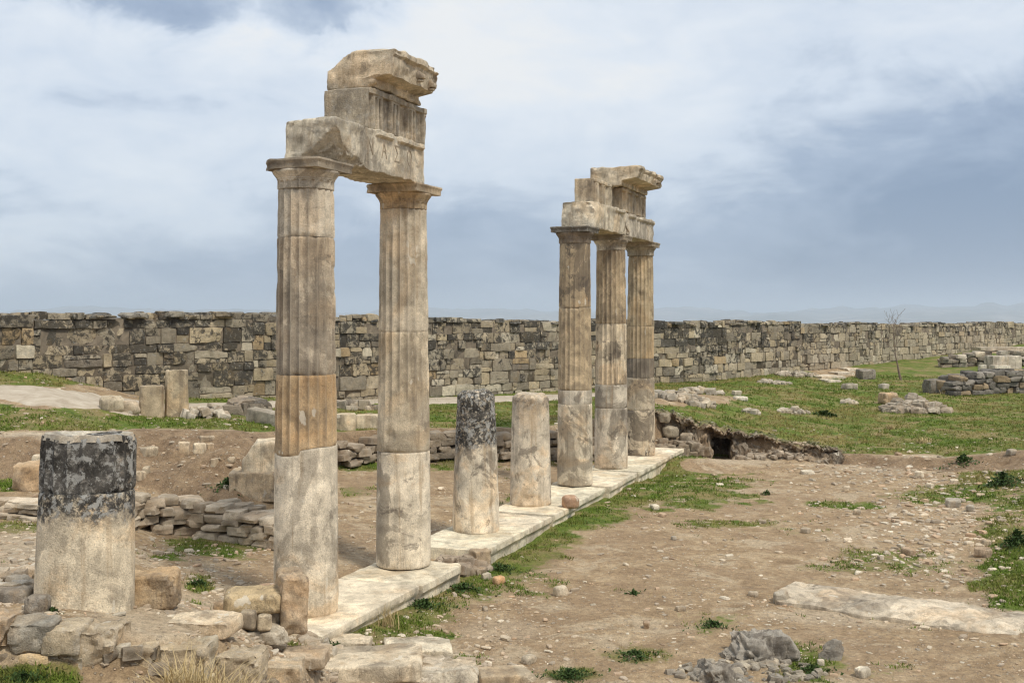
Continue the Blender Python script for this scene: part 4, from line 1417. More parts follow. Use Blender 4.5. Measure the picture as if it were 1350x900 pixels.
stone('rock_outcrop', 'dark grey rock ridge left of the lichen stump', 'rock', 8, 795, 64, 16, .6, (.28, .26, .235), 151, .1, 4, .05, .04, lichen=.2)
heap('rubble_heap', 'scatter of pale broken stones on the ground left of the lichen stump', 'rubble heap', 15, 790, 110, 12, 90, (.05, .22), LIGHT + TANS, 210, dep=2.6, peak=.2)

# foreground retaining wall: every big stone is a part of it
fg = empty('retaining_wall', (-3.4, 9.3, .4))
tag(fg, 'rough dry stone retaining wall with pitted capping blocks along the bottom left', 'wall')
FG = [  # px centre, py foot, w, h, d, depth, colour, pits, chops
    (48, 860, 56, 38, 9.20, .9, (.36, .34, .30), .012, 3), (86, 860, 58, 30, 9.22, 1.2, (.60, .51, .38), .004, 1), (122, 876, 78, 43, 9.3, .9, (.52, .44, .33), .02, 2), (163, 873, 15, 22, 9.4, 1.6, (.60, .55, .46), .0, 0),
    (187, 891, 44, 38, 9.42, 1.1, (.50, .41, .29), .016, 1), (242, 897, 74, 43, 9.47, .8, (.45, .395, .30), .018, 1), (312, 901, 72, 36, 9.86, .8, (.52, .44, .33), .016, 1), (372, 906, 56, 28, 10.55, .9, (.56, .47, .35), .012, 1),
    (-10, 852, 64, 36, 9.15, .9, (.50, .40, .29), .01, 2), (-60, 852, 54, 40, 9.12, .9, (.42, .36, .28), .01, 2),
    (15, 876, 27, 19, 9.16, .8, (.33, .32, .31), .0, 3), (49, 891, 38, 28, 9.1, .8, (.56, .42, .25), .0, 4), (78, 876, 17, 14, 9.2, .8, (.52, .45, .35), .0, 3), (94, 908, 52, 44, 9.16, .8, (.55, .48, .38), .006, 3),
    (146, 908, 54, 28, 9.28, .8, (.40, .34, .25), .014, 2), (214, 914, 50, 20, 9.42, .8, (.36, .30, .22), .012, 3)]
for i, (x, y, w, h, d, dp, c, pt, nc) in enumerate(FG):
    sx_, sy_, sz_ = w / F * d, w / F * d * dp, h / F * d
    rr_ = random.Random(600 + i)
    ch = []
    for _ in range(nc + 2):                   # broken lower corners and ends; the tops stay flat
        v = np.array([rr_.uniform(-1, 1), rr_.uniform(-.8, .2), rr_.uniform(-.8, .25)]); v /= np.linalg.norm(v)
        ch.append((v, np.abs(v * np.array([sx_, sy_, sz_]) / 2).sum() * rr_.uniform(.7, .9)))
    o = stone('wall_stone', None, None, x, y, w, h, dp, c, 600 + i, rr_.uniform(-.1, .1), nc + 2, .014, .045, lichen=.25, parent=fg, d=d + (.03 if i < 10 else .13), pits=pt, sink=.02, chops=ch, cell=.022)
    o['dirt'] = .5
r_ = random.Random(77)
items = []
for k in range(230):
    x = r_.uniform(-90, 385)
    d = float(np.interp(x, [-90, 60, 200, 245, 300, 385], [9.0, 9.25, 9.4, 9.5, 9.85, 10.7])) + r_.uniform(.04, .2)
    zt = float(np.interp(x, [-90, 60, 200, 245, 300, 385], [1.08, 1.06, .95, .86, .68, .2]))
    s_ = r_.uniform(.05, .15)
    items.append((r_.randrange(26), (s_ * 1.3, s_, s_ * .8), r_.uniform(0, 3), r_.uniform(-.3, .3), ((x - 675) / F * d, d, zt - r_.random() * .55), np.array((.20, .155, .105)) * r_.uniform(.5, 1.3)))  # dark filler stones added, their colour standing in for shade in the gaps
V, Q, T = merge_rocks(items, TPL_B)
tag(mesh_obj('gap_shade_rubble', V - np.array(fg.location), Q, M['rubble'], fg, tint=T, angle=35), kind='stuff')
# paving-like stones running on to the right
for i, (x, y, w, h, dp, c, lab) in enumerate([
        (492, 897, 130, 20, .8, (.52, .46, .37), 'long pale flat slab at the bottom edge, right of the dry grass'), (550, 871, 92, 14, .8, (.56, .51, .42), 'white flat triangular stone below the paving corner'),
        (492, 876, 44, 15, .8, (.20, .16, .15), 'purple brown stone among the pale rubble'), (402, 878, 60, 15, .8, (.47, .39, .30), 'pale tan slab just left of the paving corner'),
        (455, 858, 70, 12, .6, (.48, .42, .33), 'flat rubble stone against the near paving corner'), (590, 900, 80, 14, .7, (.52, .48, .41), 'pale grey slab at the bottom edge below the white triangular stone'),
        (668, 902, 76, 12, .6, (.50, .43, .33), 'pale rubble slab at the bottom edge near the middle')]):
    stone('flat_stone', lab, 'stone', x, y, w, h, dp, c, 660 + i, random.uniform(-.15, .15), 4, .03, .03, pits=.008, clo=.7)
heap('rubble_heap', 'band of pale rubble running from the paving corner along the bottom edge', 'rubble heap', 520, 893, 250, 10, 150, (.06, .26), LIGHT + TANS, 211, dep=.35, peak=.3)
heap('rubble_heap', 'earthy broken stones filling the gap in the paving', 'rubble heap', 612, 756, 62, 24, 60, (.08, .36), [(.42, .32, .22), (.46, .36, .26), (.36, .27, .19)], 212, dep=.9, peak=.5)
stone('fallen_stone', 'cracked tan stone sticking up in the gap of the paving', 'stone', 634, 752, 26, 26, .7, (.45, .36, .26), 153, .5, 3, .04, .03)
stone('reddish_boulder', 'small reddish brown boulder resting on the paving before the far group', 'boulder', 752, 655, 21, 15, .9, (.36, .235, .165), 154, .3, 5, .12, .01, d=22.1, z=.0, sink=.015)

# courtyard
SC = [(739, 786, 18, 12, 'pale chunk alone on the bare earth right of the gap'), (641, 764, 12, 8, 'white pebble in the grass below the gap in the paving'), (657, 770, 16, 9, 'orange stone beside the white pebble in the grass'),
      (697, 876, 18, 9, 'tan stone on the earth near the bottom middle'), (852, 829, 12, 10, 'brown stone on the earth in the lower middle'), (640, 806, 10, 5, 'thin pale chip on the grass margin of the paving'),
      (1137, 893, 21, 12, 'squared white stone at the bottom right'), (1082, 878, 9, 8, 'small white stone left of the squared white one'), (1256, 669, 26, 10, 'long grey stone lying in the right of the courtyard'),
      (1280, 674, 13, 8, 'cream stone just right of the long grey one'), (1333, 601, 13, 8, 'grey stone on the meadow lip at the right edge'), (1212, 630, 11, 9, 'white stone below the meadow lip'),
      (1226, 643, 10, 6, 'pale flat stone in the rubble below the meadow lip'), (1064, 625, 22, 4, 'thin white slab on the earth in front of the bank'), (863, 672, 13, 6, 'white stone on the gravel right of the paving'),
      (1198, 733, 18, 10, 'brown pitted stone in the stony strip at the right'), (1300, 720, 13, 8, 'round cream stone in the stony strip at the right'), (993, 787, 12, 6, 'flat tan stone left of the long pale foundation'),
      (1062, 703, 13, 7, 'grey stone in the middle of the courtyard'), (1005, 690, 10, 5, 'flat pale stone in the middle of the courtyard'), (1296, 735, 22, 12, 'broad brown stone near the right edge of the stony strip'),
      (1116, 648, 11, 7, 'pale stone near the green strip of the courtyard'), (1130, 679, 12, 7, 'light stone right of the middle of the courtyard'), (897, 806, 13, 6, 'tan stone flush with the earth in the lower middle'),
      (888, 712, 8, 5, 'small grey stone on the bare earth in mid courtyard'), (1029, 797, 18, 16, 'dark stone at the near end of the long pale foundation')]
for i, (x, y, w, h, lab) in enumerate(SC):
    c = [(.52, .46, .37), (.44, .36, .27), (.38, .32, .25)][i % 3]
    if 'white' in lab: c = (.62, .57, .48)
    if 'orange' in lab: c = (.46, .28, .15)
    if 'grey' in lab or 'dark' in lab: c = (.32, .295, .255)
    if 'brown' in lab: c = (.34, .26, .19)
    stone('loose_stone', lab, 'stone', x, y, w, h, .75, c, 700 + i, random.uniform(0, 3), 4, .05, .02, sink=.015)

# long pale foundation and the tufa rock in the right foreground
xa, ya, za = hit(1040, 790); xb, yb, zb_ = hit(1370, 836)


def foundation():
    p0, p1 = np.array([xa - .05, ya]), np.array([xb + .6, yb - .15])
    L = float(np.linalg.norm(p1 - p0)); dv = (p1 - p0) / L
    V, Q = block(L, 1.05, .34, cell=.035, rad=.025, rough=.03, freq=2.6, seed=77, nmax=150, pits=.03, chops=[((-1, -.4, .2), L / 2 * .97), ((0, -.22, 1), .215)])
    V[:, 1] += np.sign(V[:, 1]) * .09 * fbm(V * np.array([1, 0, 0]) + np.sign(V[:, 1:2]) * 3.3, 1.3, 5, 78, .6)
    V[:, 2] += .02 * fbm(V * np.array([1, 1, 0]), 2.2, 4, 79)
    c = (p0 + p1) / 2
    o = mesh_obj('foundation_strip', V, Q, M['block'], loc=(c[0], c[1] + .2, -.36 - .07), rz=math.atan2(dv[1], dv[0]), color=(.66, .56, .42), angle=35)
    o['lichen'] = .06; o['lichen_z'] = -99.0
    tag(o, 'long pale strip of stone foundation flush with the earth at the lower right', 'foundation')


foundation()


def tufa(px, py, w, h, seed, lab, dep=.8):
    """craggy spring-deposit rock: ridged, pitted lumps in one body"""
    X, d, zg = hit(px, py)
    r = random.Random(seed)
    sx, sz = w / F * d, h / F * d
    Vs, Qs, o_ = [], [], 0
    for k in range(7):
        a = r.uniform(-.42, .42) if k else 0
        bx = sx * (.75 if k == 0 else r.uniform(.25, .5)); bz = sz * (1.0 if k == 0 else r.uniform(.35, .95)) * (1 - abs(a) * .8); by = bx * dep
        V, Q = block(bx, by, bz, cell=.022, rad=.14, rough=.03, freq=4, seed=seed + k, chops=rand_chops((bx / 2, by / 2, bz / 2), 6, seed + k, .45, .8), nmax=34)
        V[:, 2] += bz * .42
        V[:, 0] += a * sx; V[:, 1] += r.uniform(-.35, .35) * sx * dep * (k > 0)
        Vs.append(V); Qs.append(Q + o_); o_ += len(V)
    V, Q = np.concatenate(Vs), np.concatenate(Qs)
    W3 = V + seed * 3.1
    rid = 1 - np.abs(fbm(W3, 5.0, 4, seed)) * 3.2
    D = np.stack([fbm(W3, 3, 3, seed + 1), fbm(W3, 3, 3, seed + 2), fbm(W3, 3, 3, seed + 3)], 1)
    c = V - np.array([0, 0, sz * .3]); n = c / np.maximum(np.linalg.norm(c, axis=1, keepdims=True), .05)
    V = V + D * .13 + n * (rid * .085)[:, None] + n * (.035 * fbm(W3, 14, 3, seed + 6))[:, None]
    o = mesh_obj('tufa_rock', V, Q, M['tufa'], loc=(X, d + sx * dep * .35, zg - .15), color=(.38, .345, .29), angle=50)
    o['lichen'] = .1; o['lichen_z'] = -99.0
    return tag(o, lab, 'rock')


tufa(1003, 872, 100, 46, 801, 'large craggy grey tufa rock in the right foreground', .7)
tufa(950, 900, 70, 36, 802, 'lower grey tufa rock at the left of the craggy one', .8)
tufa(1100, 868, 24, 32, 803, 'upright thin grey rock right of the craggy tufa', .5)
tufa(1018, 906, 110, 18, 804, 'flat grey tufa ledge in front of the craggy rock', .6)
heap('rubble_heap', 'broken tufa and stones around the foot of the craggy rock', 'rubble heap', 985, 900, 210, 10, 110, (.04, .15), [(.30, .265, .21), (.42, .36, .27), (.24, .21, .17)], 213, dep=.5, peak=.2)

# bank with the hollow at the right of the far columns
def eroded_bank():
    xs = np.arange(862, 1112, .8)
    base = np.interp(xs, PXS, PD[:, 7]); top = np.interp(xs, PXS, PD[:, 8]); zt = np.interp(xs, PXS, PZ[:, 8])
    V, T = [], []
    nv = 34
    N1 = np.stack([xs * .02, xs * 0, xs * 0], 1)
    lip = .14 + .34 * fbm(N1, 7.0, 5, 92, .7)
    ztn = zt + .16 * fbm(N1, 5.0, 5, 93, .65) + .05
    fadeo = sstep(xs, 862, 872) * (1 - sstep(xs, 1080, 1110))
    for i, x in enumerate(xs):
        hole = sstep(x, 932, 939) * (1 - sstep(x, 960, 967))
        d0, d1, z1, z0 = base[i] - .35, top[i] - .1, ztn[i], -.5
        prof = [(d0, z0), (d0 + .1, z0 + .25), (d0 + .32, z0 + (z1 - z0) * .5), (d0 + .5 + .1 * fadeo[i], z1 - .17 * fadeo[i]), (d0 + .5 - lip[i] * fadeo[i], z1 - .10 * fadeo[i]), (d0 + .46 - lip[i] * fadeo[i], z1 - .02), (d0 + .75, z1 + .03), (d1 + .9, z1 - .06)]
        ks = np.linspace(0, len(prof) - 1, nv)
        pd = np.interp(ks, range(len(prof)), [p[0] for p in prof]); pz = np.interp(ks, range(len(prof)), [p[1] for p in prof])
        inh = hole * (1 - sstep(pz, min(z1 - .34, .12), min(z1 - .26, .2))) * (ks < 4)
        pd = pd + inh * 1.5
        for k in range(nv):
            V.append(((x - 675) / F * pd[k], pd[k], pz[k]))
    V = np.array(V)
    kk = np.tile(np.arange(nv) / (nv - 1), len(xs))
    w = (1 - sstep(kk, .80, .97))
    D = np.stack([fbm(V, 2.6, 5, 94, .65), fbm(V, 3.2, 5, 95, .65) * 1.3, fbm(V, 3.5, 5, 96, .65) * .7], 1)
    V = V + D * (.27 * w)[:, None]
    n = fbm(V, 1.2, 5, 97); n2 = fbm(V, 5, 3, 98)
    c1, c2, c3 = np.array([.15, .108, .07]), np.array([.36, .27, .18]), np.array([.30, .26, .205])
    f = sstep(n, -.25, .25)[:, None]; f2 = sstep(n2, .05, .3)[:, None]
    T = (c1 * (1 - f) + c2 * f) * (1 - f2 * .6) + c3 * f2 * .6
    gr = sstep(kk + .12 * n, .72, .82)[:, None]                     # turf on top of the lip
    T = T * (1 - gr) + np.array([.13, .14, .045]) * gr
    T = np.concatenate([T, np.ones((len(T), 1))], 1)
    ii = np.arange(len(V)).reshape(len(xs), nv)
    Q = np.stack([ii[:-1, :-1].ravel(), ii[1:, :-1].ravel(), ii[1:, 1:].ravel(), ii[:-1, 1:].ravel()], 1)
    o = mesh_obj('eroded_bank', V, Q, M['rubble'], tint=T, angle=60)
    tag(o, 'eroded earth bank with an overhanging lip and a dark hollow, right of the far columns', 'bank')


eroded_bank()
heap('rubble_heap', 'low rubble at the foot of the eroded bank, right of the dark hollow', 'rubble heap', 1030, 606, 110, 10, 70, (.06, .28), [(.36, .28, .2), (.28, .22, .16), (.44, .36, .27)], 250, dep=.25, peak=.6)
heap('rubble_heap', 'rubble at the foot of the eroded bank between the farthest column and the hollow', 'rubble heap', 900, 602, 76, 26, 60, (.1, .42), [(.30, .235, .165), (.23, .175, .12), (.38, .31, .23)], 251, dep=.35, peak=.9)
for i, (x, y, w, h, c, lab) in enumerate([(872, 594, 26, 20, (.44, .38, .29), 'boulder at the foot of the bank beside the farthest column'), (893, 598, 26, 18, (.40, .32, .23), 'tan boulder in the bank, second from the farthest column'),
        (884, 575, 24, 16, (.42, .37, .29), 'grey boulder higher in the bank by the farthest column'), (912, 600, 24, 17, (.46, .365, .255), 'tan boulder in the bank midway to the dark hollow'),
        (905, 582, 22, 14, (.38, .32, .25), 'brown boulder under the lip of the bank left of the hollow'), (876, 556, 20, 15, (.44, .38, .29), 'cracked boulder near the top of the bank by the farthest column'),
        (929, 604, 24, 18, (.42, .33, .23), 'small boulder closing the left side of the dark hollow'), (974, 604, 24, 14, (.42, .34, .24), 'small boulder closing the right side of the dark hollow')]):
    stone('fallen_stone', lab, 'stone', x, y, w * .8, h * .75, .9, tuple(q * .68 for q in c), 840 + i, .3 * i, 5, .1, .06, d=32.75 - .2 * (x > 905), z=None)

# meadow rocks and rubble
ROCKS = [(900, 531, 90, 11, 60, .7, 'line of pale grey stones on the grass lip behind the farthest column'), (925, 520, 54, 8, 40, .8, 'flat pale stone scatter higher on the grass behind the farthest column'),
         (1020, 506, 44, 6, 40, .8, 'grey scatter of stones in the grass halfway to the city wall'), (1048, 545, 44, 8, 26, .6, 'low stones in a dry patch in mid meadow'), (1052, 497, 60, 10, 34, .5, 'row of tumbled blocks by the white paving before the city wall'),
         (905, 502, 50, 14, 36, .5, 'dark rubble heap against the foot of the city wall'), (1120, 532, 20, 7, 12, .7, 'small brown rocks in the meadow left of the stone heap'), (990, 545, 16, 5, 10, .7, 'tiny cluster of stones in the near meadow')]
for i, (x, y, w, h, n, dp, lab) in enumerate(ROCKS):
    heap('rubble_heap', lab, 'rubble heap', x, y, w, h, int(n * 1.9), (.08, .3) if w < 46 else (.1, .42), GREYS + LIGHT[:1] if i != 5 else DARKS, 220 + i, dep=dp, peak=.5)
heap('rubble_heap', 'large heap of tan stones with dry weeds in the middle of the meadow', 'rubble heap', 1204, 545, 84, 26, 170, (.12, .5), [(.42, .34, .25), (.36, .29, .21), (.48, .41, .32)], 240, dep=.8)
stone('boulder', 'tan boulder at the left of the big stone heap on the meadow', 'boulder', 1171, 533, 22, 15, .9, (.40, .29, .19), 820, .2, 4, .12, .04)
stone('squared_block', 'dark weathered block at the near end of the thick rubble wall', 'block', 1233, 518, 26, 18, .8, (.25, .225, .19), 821, .2, 2, .06, .04, .4)
stone('squared_block', 'dark block with a white top beside the white paving on the meadow', 'block', 1141, 500, 20, 13, .9, (.30, .27, .23), 822, .3, 2, .06, .03, .4)
stone('boulder', 'grey boulder in the grass left of the stone heap', 'boulder', 1165, 513, 12, 7, .9, (.42, .39, .34), 823, .3, 4, .08, .03)
stone('boulder', 'grey boulder lying in the grass in mid meadow', 'boulder', 1120, 513, 18, 7, .9, (.34, .31, .26), 824, .3, 4, .08, .03)
stone('flat_stone', 'white flat stone in the grass beside the grey scatter', 'stone', 976, 528, 17, 5, .9, (.60, .57, .51), 825, .1, 3, .05, .02)
stone('boulder', 'round lichen spotted stone above the white flat stone', 'boulder', 971, 522, 12, 7, .9, (.45, .41, .34), 826, .1, 4, .08, .02)
stone('marble_block', 'large pale marble block lying before the rubble mound at the right', 'block', 1322, 487, 40, 18, .6, (.48, .44, .385), 827, .1, 1, .04, .02, clo=.9, chi=.97)
stone('marble_block', 'white marble slab lying in front of the large pale block', 'block', 1318, 489, 22, 7, .7, (.60, .57, .51), 828, .1, 1, .03, .02)
stone('marble_block', 'small white upright block at the left of the large pale one', 'block', 1295, 489, 9, 8, .9, (.62, .59, .53), 829, .1, 1, .03, .02)
for i, (x, y, w) in enumerate([(1088, 499, 34), (1108, 494, 26), (1122, 489, 22), (1095, 504, 22)]):
    stone('marble_slab', ['broad white slab lying before the city wall, left of the dark block', 'white slab behind the broad one before the city wall', 'white slab nearest the dark doorway of the city wall', 'white slab lowest on the grass before the city wall'][i],
          'paving slab', x, y, w, 3, 1.4, (.58, .53, .45), 830 + i, .2, 2, .02, .02, sink=.05)
stone('lintel_slab', 'long thin pale slab lying on the mound before the far wall', 'slab', 1330, 462, 90, 4, .3, (.42, .38, .32), 835, .05, 1, .02, .02)

# bare tree on the meadow


def bare_tree():
    X, Y, Z = hit(1188, 501)
    r = random.Random(12)
    root = empty('bare_tree', (X, Y, Z - .05))
    root.scale = (.88, .88, .84)
    tag(root, 'small leafless tree on the meadow in front of the city wall', 'tree')

    def tubes(segs):
        V, Fc = [], []
        for (pts, rad) in segs:
            k0 = len(V); n = 6
            for i, p in enumerate(pts):
                for a in range(n):
                    an = a / n * 2 * math.pi
                    V.append((p[0] + math.cos(an) * rad[i], p[1] + math.sin(an) * rad[i], p[2]))
            for i in range(len(pts) - 1):
                for a in range(n):
                    b = (a + 1) % n
                    Fc.append((k0 + i * n + a, k0 + i * n + b, k0 + (i + 1) * n + b, k0 + (i + 1) * n + a))
        return V, Fc
    trunk = [((0, 0, 0), (-.12, 0, .5), (-.2, .03, 1.0), (-.32, 0, 1.5), (-.36, 0, 2.0)), (.075, .06, .045, .032, .024)]
    V, Fc = tubes([trunk])
    mesh_obj('trunk', V, Fc, M['bark'], root)
    segs = []

    def grow_b(p, d, L, rad, lev):
        pts, rr = [p], [rad]
        q = np.array(p, float); dd = np.array(d, float)
        for i in range(4):
            dd = dd + np.array([r.uniform(-.14, .14), r.uniform(-.14, .14), r.uniform(0, .12)]); dd /= np.linalg.norm(dd)
            q = q + dd * L / 4
            pts.append(tuple(q)); rr.append(max(rad * (1 - .2 * (i + 1)), .006))
            if lev > 0 and i > 0:
                for _ in range(2):
                    a = r.uniform(0, 6.28)
                    nd = dd + np.array([math.cos(a) * .75, math.sin(a) * .75, .15]); nd /= np.linalg.norm(nd)
                    grow_b(tuple(q), nd, L * r.uniform(.4, .65), rr[-1] * .6, lev - 1)
        segs.append((pts, rr))
    grow_b((-.36, 0, 2.0), (-.05, 0, 1), 1.35, .024, 2)
    grow_b((-.34, 0, 1.7), (.35, .2, .9), 1.0, .018, 2)
    grow_b((-.33, 0, 1.55), (-.4, .1, .9), 1.0, .018, 2)
    grow_b((-.36, 0, 1.9), (.1, -.4, .9), 1.0, .016, 1)
    V, Fc = tubes(segs)
    mesh_obj('bare_crown', V, Fc, M['bark'], root)


bare_tree()

# ------------------------------------------------------------------ ground cover


def in_view_pts(n, dmin, dmax, seed, pmin=-60, pmax=1410, power=1.0):
    r = np.random.default_rng(seed)
    px = r.uniform(pmin, pmax, n)
    d = dmin * (dmax / dmin) ** (r.random(n) ** power)
    return (px - 675) / F * d, d


def build_grass():
    X, Y = in_view_pts(330000, 8.0, 58, 31)
    Z = terrain(X, Y)
    g = grass_at(X, Y, Z)
    P3 = np.stack([X, Y, X * 0], 1)
    n = fbm(P3, 3.0, 3, 33)
    n2 = fbm(P3, .7, 4, 34)
    # nothing grows on paving, under blocks or on the track
    q = np.stack([X - ROW0[0], Y - ROW0[1]], 1); tt = q @ RU; ss = q @ RV
    on = (tt > -1.05) & (tt < 19.3) & (ss > -.68) & (ss < .8)
    px = 675 + F * X / Y; py = HY + (H - Z) / Y * F
    track = (px < 800) & (py > np.interp(px, [-60, 60, 180, 300, 560, 800], [505, 508, 527, 530, 524, 515])) & (py < np.interp(px, [-60, 60, 180, 300, 560, 800], [534, 538, 550, 541, 534, 524]))
    keep = (rng.random(len(X)) < np.clip((g + .55 * n - .45) * 1.7, 0, 1)) & ~on & ~track
    X, Y, Z, n2, g = X[keep], Y[keep], Z[keep], n2[keep], g[keep]
    m = len(X)
    B = 4
    r = np.random.default_rng(5)
    sc = (.55 + .45 * Y / 30).clip(.6, 1.5)
    V = np.zeros((m, B, 3, 3)); T = np.zeros((m, B, 3, 4)); T[..., 3] = 1
    dryness = np.clip(.45 + 1.9 * n2 + .25 * r.standard_normal(m), 0, 1) * np.where(Y > 26, 1, .5)
    green = np.array([.062, .112, .010]) ; green2 = np.array([.160, .225, .030]); dry = np.array([.33, .25, .10])
    mixg = r.random(m)[:, None]
    base = (green * (1 - mixg) + green2 * mixg) * (1 - dryness[:, None] * .8) + dry * dryness[:, None] * .8
    for b in range(B):
        a = r.uniform(0, 2 * math.pi, m)
        h = r.uniform(.015, .075, m) * sc * (.6 + .8 * r.random(m) ** 2); w = r.uniform(.008, .016, m) * sc
        ox, oy = r.normal(0, .03, m) * sc, r.normal(0, .03, m) * sc
        lx, ly = r.normal(0, .035, m) * sc, r.normal(0, .035, m) * sc
        bx, by = X + ox, Y + oy
        V[:, b, 0] = np.stack([bx - np.cos(a) * w, by - np.sin(a) * w, Z - .01], 1)
        V[:, b, 1] = np.stack([bx + np.cos(a) * w, by + np.sin(a) * w, Z - .01], 1)
        V[:, b, 2] = np.stack([bx + lx, by + ly, Z + h], 1)
        T[:, b, :, :3] = (base * r.uniform(.7, 1.3, (m, 1)))[:, None, :]
    V = V.reshape(-1, 3)
    Q = np.arange(len(V), dtype=np.int32).reshape(-1, 3)
    o = mesh_obj('grass', V, Q, M['grass'], smooth=False, tint=T.reshape(-1, 4))
    tag(o, 'short spring grass over the meadow, terrace and courtyard edges', 'grass', kind='stuff')


build_grass()


def build_stalks():
    X, Y = in_view_pts(26000, 9.0, 52, 131)
    Z = terrain(X, Y); g = grass_at(X, Y, Z)
    n = fbm(np.stack([X, Y, X * 0], 1), 1.4, 3, 133)
    q = np.stack([X - ROW0[0], Y - ROW0[1]], 1); tt = q @ RU; ss = q @ RV
    on = (tt > -1.05) & (tt < 19.3) & (ss > -.68) & (ss < .85)
    k = (rng.random(len(X)) < np.clip((g - .25) * (.35 + 1.6 * n), 0, 1)) & ~on
    X, Y, Z = X[k], Y[k], Z[k]
    m = len(X); r = np.random.default_rng(8)
    sc = (.6 + .4 * Y / 30).clip(.7, 1.4)
    h = r.uniform(.06, .19, m) * sc; a = r.uniform(0, 6.28, m); w = .005 * sc; L = r.normal(0, .04, (m, 2)) * sc[:, None]
    V = np.stack([np.stack([X - np.cos(a) * w, Y - np.sin(a) * w, Z - .01], 1), np.stack([X + np.cos(a) * w, Y + np.sin(a) * w, Z - .01], 1),
                  np.stack([X + L[:, 0], Y + L[:, 1], Z + h], 1)], 1).reshape(-1, 3)
    pick = r.random(m)[:, None]
    col = np.where(pick < .55, np.array([.42, .33, .16]), np.where(pick < .9, np.array([.13, .19, .03]), np.array([.22, .12, .06])))
    T = np.concatenate([np.repeat(col, 3, 0), np.ones((3 * m, 1))], 1)
    o = mesh_obj('tall_grass', V, np.arange(3 * m, dtype=np.int32).reshape(-1, 3), M['grass'], smooth=False, tint=T)
    tag(o, 'taller green and straw coloured grass stalks standing in the turf', 'grass', kind='stuff')


build_stalks()


def build_pebbles():
    r = np.random.default_rng(9)
    X, Y = in_view_pts(64000, 9.3, 36, 71)
    Z = terrain(X, Y)
    px = 675 + F * X / Y; py = HY + (H - Z) / Y * F
    q = np.stack([X - ROW0[0], Y - ROW0[1]], 1); tt = q @ RU; ss = q @ RV
    on = (tt > -1.15) & (tt < 19.4) & (ss > -.75) & (ss < .88)
    stony = np.exp(-((px - 1230) / 130) ** 2 - ((py - 700) / 75) ** 2) * 1.0 + np.exp(-((px - 80) / 130) ** 2 - ((py - 760) / 50) ** 2) * .9 + np.exp(-((px - 480) / 170) ** 2 - ((py - 870) / 30) ** 2) \
        + np.exp(-((px - 1150) / 120) ** 2 - ((py - 625) / 16) ** 2) * .8 + np.exp(-((px - 280) / 110) ** 2 - ((py - 745) / 40) ** 2) * .5
    nz_ = fbm(np.stack([X, Y, X * 0], 1), 1.1, 3, 72)
    p = np.clip(.20 + .8 * stony + .5 * nz_ + .6 * np.exp(-((px - 230) / 150) ** 2 - ((py - 605) / 30) ** 2), 0, 1)
    keep = (r.random(len(X)) < p) & ~on
    X, Y, Z, stony = X[keep], Y[keep], Z[keep], stony[keep]
    items = []
    for i in range(len(X)):
        s = min(.014 + .016 * r.exponential() ** 1.3 * (1 + 1.0 * stony[i]), .15) * (.7 + Y[i] / 40)
        c = np.array([(.64, .53, .385), (.74, .65, .50), (.52, .40, .275), (.44, .35, .255), (.54, .36, .22)][r.integers(5)]) * r.uniform(.75, 1.2)
        items.append((int(r.integers(20)), (s, s * r.uniform(.6, 1), s * r.uniform(.4, .8)), r.uniform(0, 6), r.uniform(-.3, .3), (X[i], Y[i], Z[i] + s * r.uniform(-.08, .12)), c))
    V, Q, T = merge_rocks(items, TPL_LO)
    o = mesh_obj('pebbles', V, Q, M['rubble'], smooth=True, angle=30, tint=T)
    tag(o, 'pebbles and small broken stones strewn over the bare earth', 'pebbles', kind='stuff')


build_pebbles()


def tuft(name, label, px, py, wpx, hpx, n, m, seed, lean=.6, wid=.006, cat='grass tuft', at=None):
    """a clump of arching stalks"""
    r = random.Random(seed)
    X, d, Z = hit(px, py)
    if at:
        d = at; X = (px - 675) / F * d; Z = gz(X, d)
    rx, hh = wpx / F * d / 2, hpx / F * d
    V, Fc = [], []
    for i in range(n):
        x, y = r.gauss(0, .45) * rx, r.gauss(0, .3) * rx
        a = r.uniform(0, 6.28); L = hh * r.uniform(.55, 1.15); ln = r.uniform(.2, 1) * lean
        z0 = gz(X + x, d + y) - Z
        k = len(V); w = wid * r.uniform(.6, 1.2)
        px_, py_ = -math.sin(a) * w, math.cos(a) * w
        for j in range(5):
            t = j / 4
            ox = math.cos(a) * ln * L * t * t; oy = math.sin(a) * ln * L * t * t
            z = z0 + L * t * (1 - .38 * ln * t)
            ww = 1 - t * .85
            V += [(x + ox - px_ * ww, y + oy - py_ * ww, z), (x + ox + px_ * ww, y + oy + py_ * ww, z)]
        for j in range(4):
            Fc.append((k + 2 * j, k + 2 * j + 1, k + 2 * j + 3, k + 2 * j + 2))
    o = mesh_obj(name, V, Fc, m, loc=(X, d, Z), smooth=False)
    return tag(o, label, cat)


for i, (x, y, w, h, n) in enumerate([(262, 912, 86, 84, 190), (325, 914, 100, 92, 210), (222, 912, 44, 54, 60)]):
    tuft('dry_grass_tuft', ['straw coloured tuft of dry grass hanging over the foreground wall, the middle one', 'biggest straw coloured tuft of dry grass at the bottom edge, right of the other two', 'thin straw coloured tuft at the left of the dry grass'][i],
         x, y, w, h, n * 2, M['dry'], 90 + i, lean=.9, wid=.008, at=[9.0, 9.2, 8.95][i])
tuft('dry_grass_tuft', 'small dry tuft growing at the side face of the nearest paving slab', 512, 826, 30, 30, 70, M['dry'], 95, lean=.5, wid=.005)
tuft('dry_grass_tuft', 'reddish dry weeds beside the dark weathered block on the meadow', 1249, 520, 16, 10, 60, M['dry'], 96, lean=.8, wid=.02)


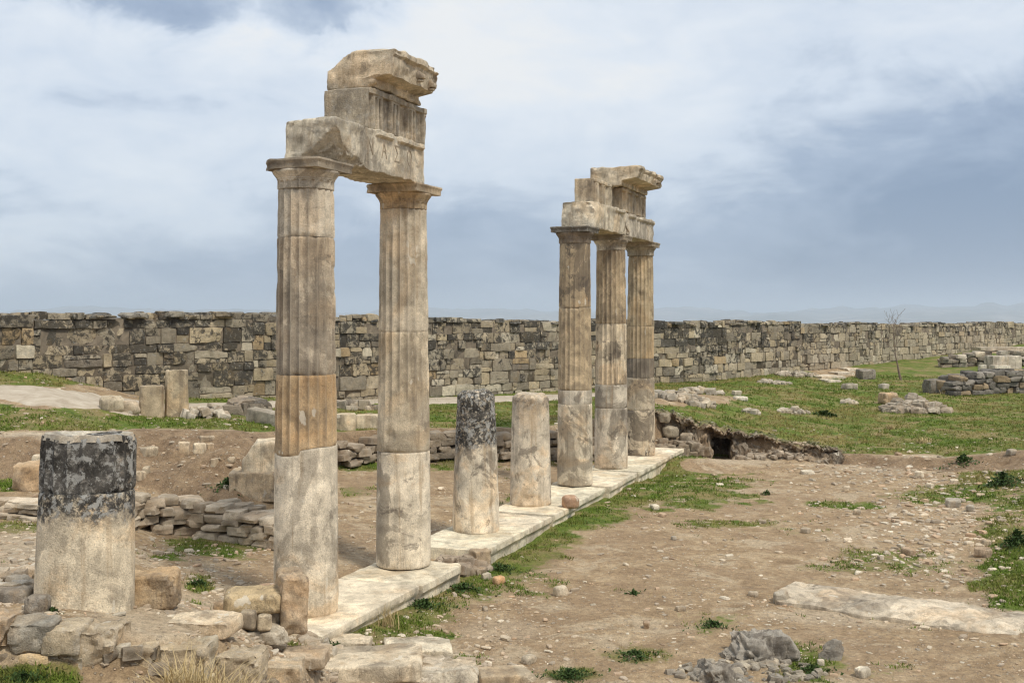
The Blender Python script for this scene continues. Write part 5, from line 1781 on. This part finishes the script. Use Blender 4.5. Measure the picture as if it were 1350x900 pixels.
def weed(label, px, py, wpx, hpx, n, seed, group=None):
    """a low leafy plant: many small leaves on a cushion"""
    r = random.Random(seed)
    X, d, Z = hit(px, py)
    rx, hh = wpx / F * d / 2, hpx / F * d
    V, Fc = [], []
    for i in range(n):
        a, q = r.uniform(0, 6.28), abs(r.gauss(0, .55))
        q *= 1 + .5 * math.sin(a * 3 + seed)
        x, y = math.cos(a) * q * rx, math.sin(a) * q * rx * .8
        z = gz(X + x, d + y) - Z + hh * .75 * max(0, 1 - q) * r.random()
        s = .012 * d / 10 * r.uniform(.8, 1.8)
        u = np.array([r.uniform(-1, 1), r.uniform(-1, 1), r.uniform(-.2, .9)]); u /= np.linalg.norm(u)
        w = np.cross(u, [r.uniform(-1, 1), r.uniform(-1, 1), 1]); w /= np.linalg.norm(w)
        c = np.array([x, y, z]); k = len(V)
        V += [c, c + u * s + w * s * .5, c + u * s * 2, c + u * s - w * s * .5]
        Fc.append((k, k + 1, k + 2, k + 3))
    root = empty('weed_plant', (X, d, Z))
    mesh_obj('leaves', V, Fc, M['weed'], root, smooth=False)
    return tag(root, label, 'weed', group)


WE = [(750, 893, 80, 16, 700, 'broad dark green weed cushion at the bottom edge in the middle'), (838, 866, 60, 12, 380, 'green weed cushion right of the bottom middle one'), (560, 800, 70, 12, 500, 'weeds along the side of the nearest paving slab'),
      (612, 778, 60, 12, 400, 'weeds beside the far half of the second paving slab'), (660, 752, 70, 10, 300, 'weeds growing by the gap in the paving'), (445, 856, 60, 10, 300, 'green weeds at the near paving corner'),
      (30, 898, 80, 16, 700, 'dark weeds at the foot of the foreground wall'), (1270, 607, 40, 12, 300, 'dark green shrub on the meadow lip at the right'), (1322, 640, 60, 26, 700, 'dense green weeds at the right edge below the meadow'),
      (1340, 720, 50, 30, 900, 'tall dark weeds on the right edge of the courtyard'), (940, 826, 50, 8, 260, 'flat green weeds left of the craggy rock'), (300, 640, 40, 12, 260, 'green weeds in front of the stacked blocks'),
      (262, 772, 30, 10, 220, 'small weed patch on the earth right of the lichen stump'), (835, 783, 20, 6, 90, 'lone dark weed on the bare earth in mid courtyard'), (1088, 548, 40, 8, 200, 'dark grassy clump in mid meadow'),
      (1010, 652, 16, 5, 60, 'tiny weed at the edge of the courtyard gravel'), (1070, 885, 60, 10, 300, 'weeds in front of the upright thin grey rock'), (70, 807, 18, 8, 110, 'little green weed at the foot of the lichen stump')]
for i, (x, y, w, h, n, lab) in enumerate(WE):
    weed(lab, x, y, w, h, n, 860 + i)
for i, (x, y, w, h) in enumerate([(1175, 566, 18, 7), (1218, 584, 22, 9), (1156, 574, 12, 5)]):
    tuft('thistle_plant', ['yellowish thistle on the meadow, topmost of three', 'yellowish thistle on the meadow, nearest of three', 'smallest yellowish thistle on the meadow, at the left of three'][i], x, y, w, h, 50, M['dry'], 97 + i, lean=1.0, wid=.018, cat='thistle')
print('vertices', sum(len(o.data.vertices) for o in C.objects if o.type == 'MESH'))
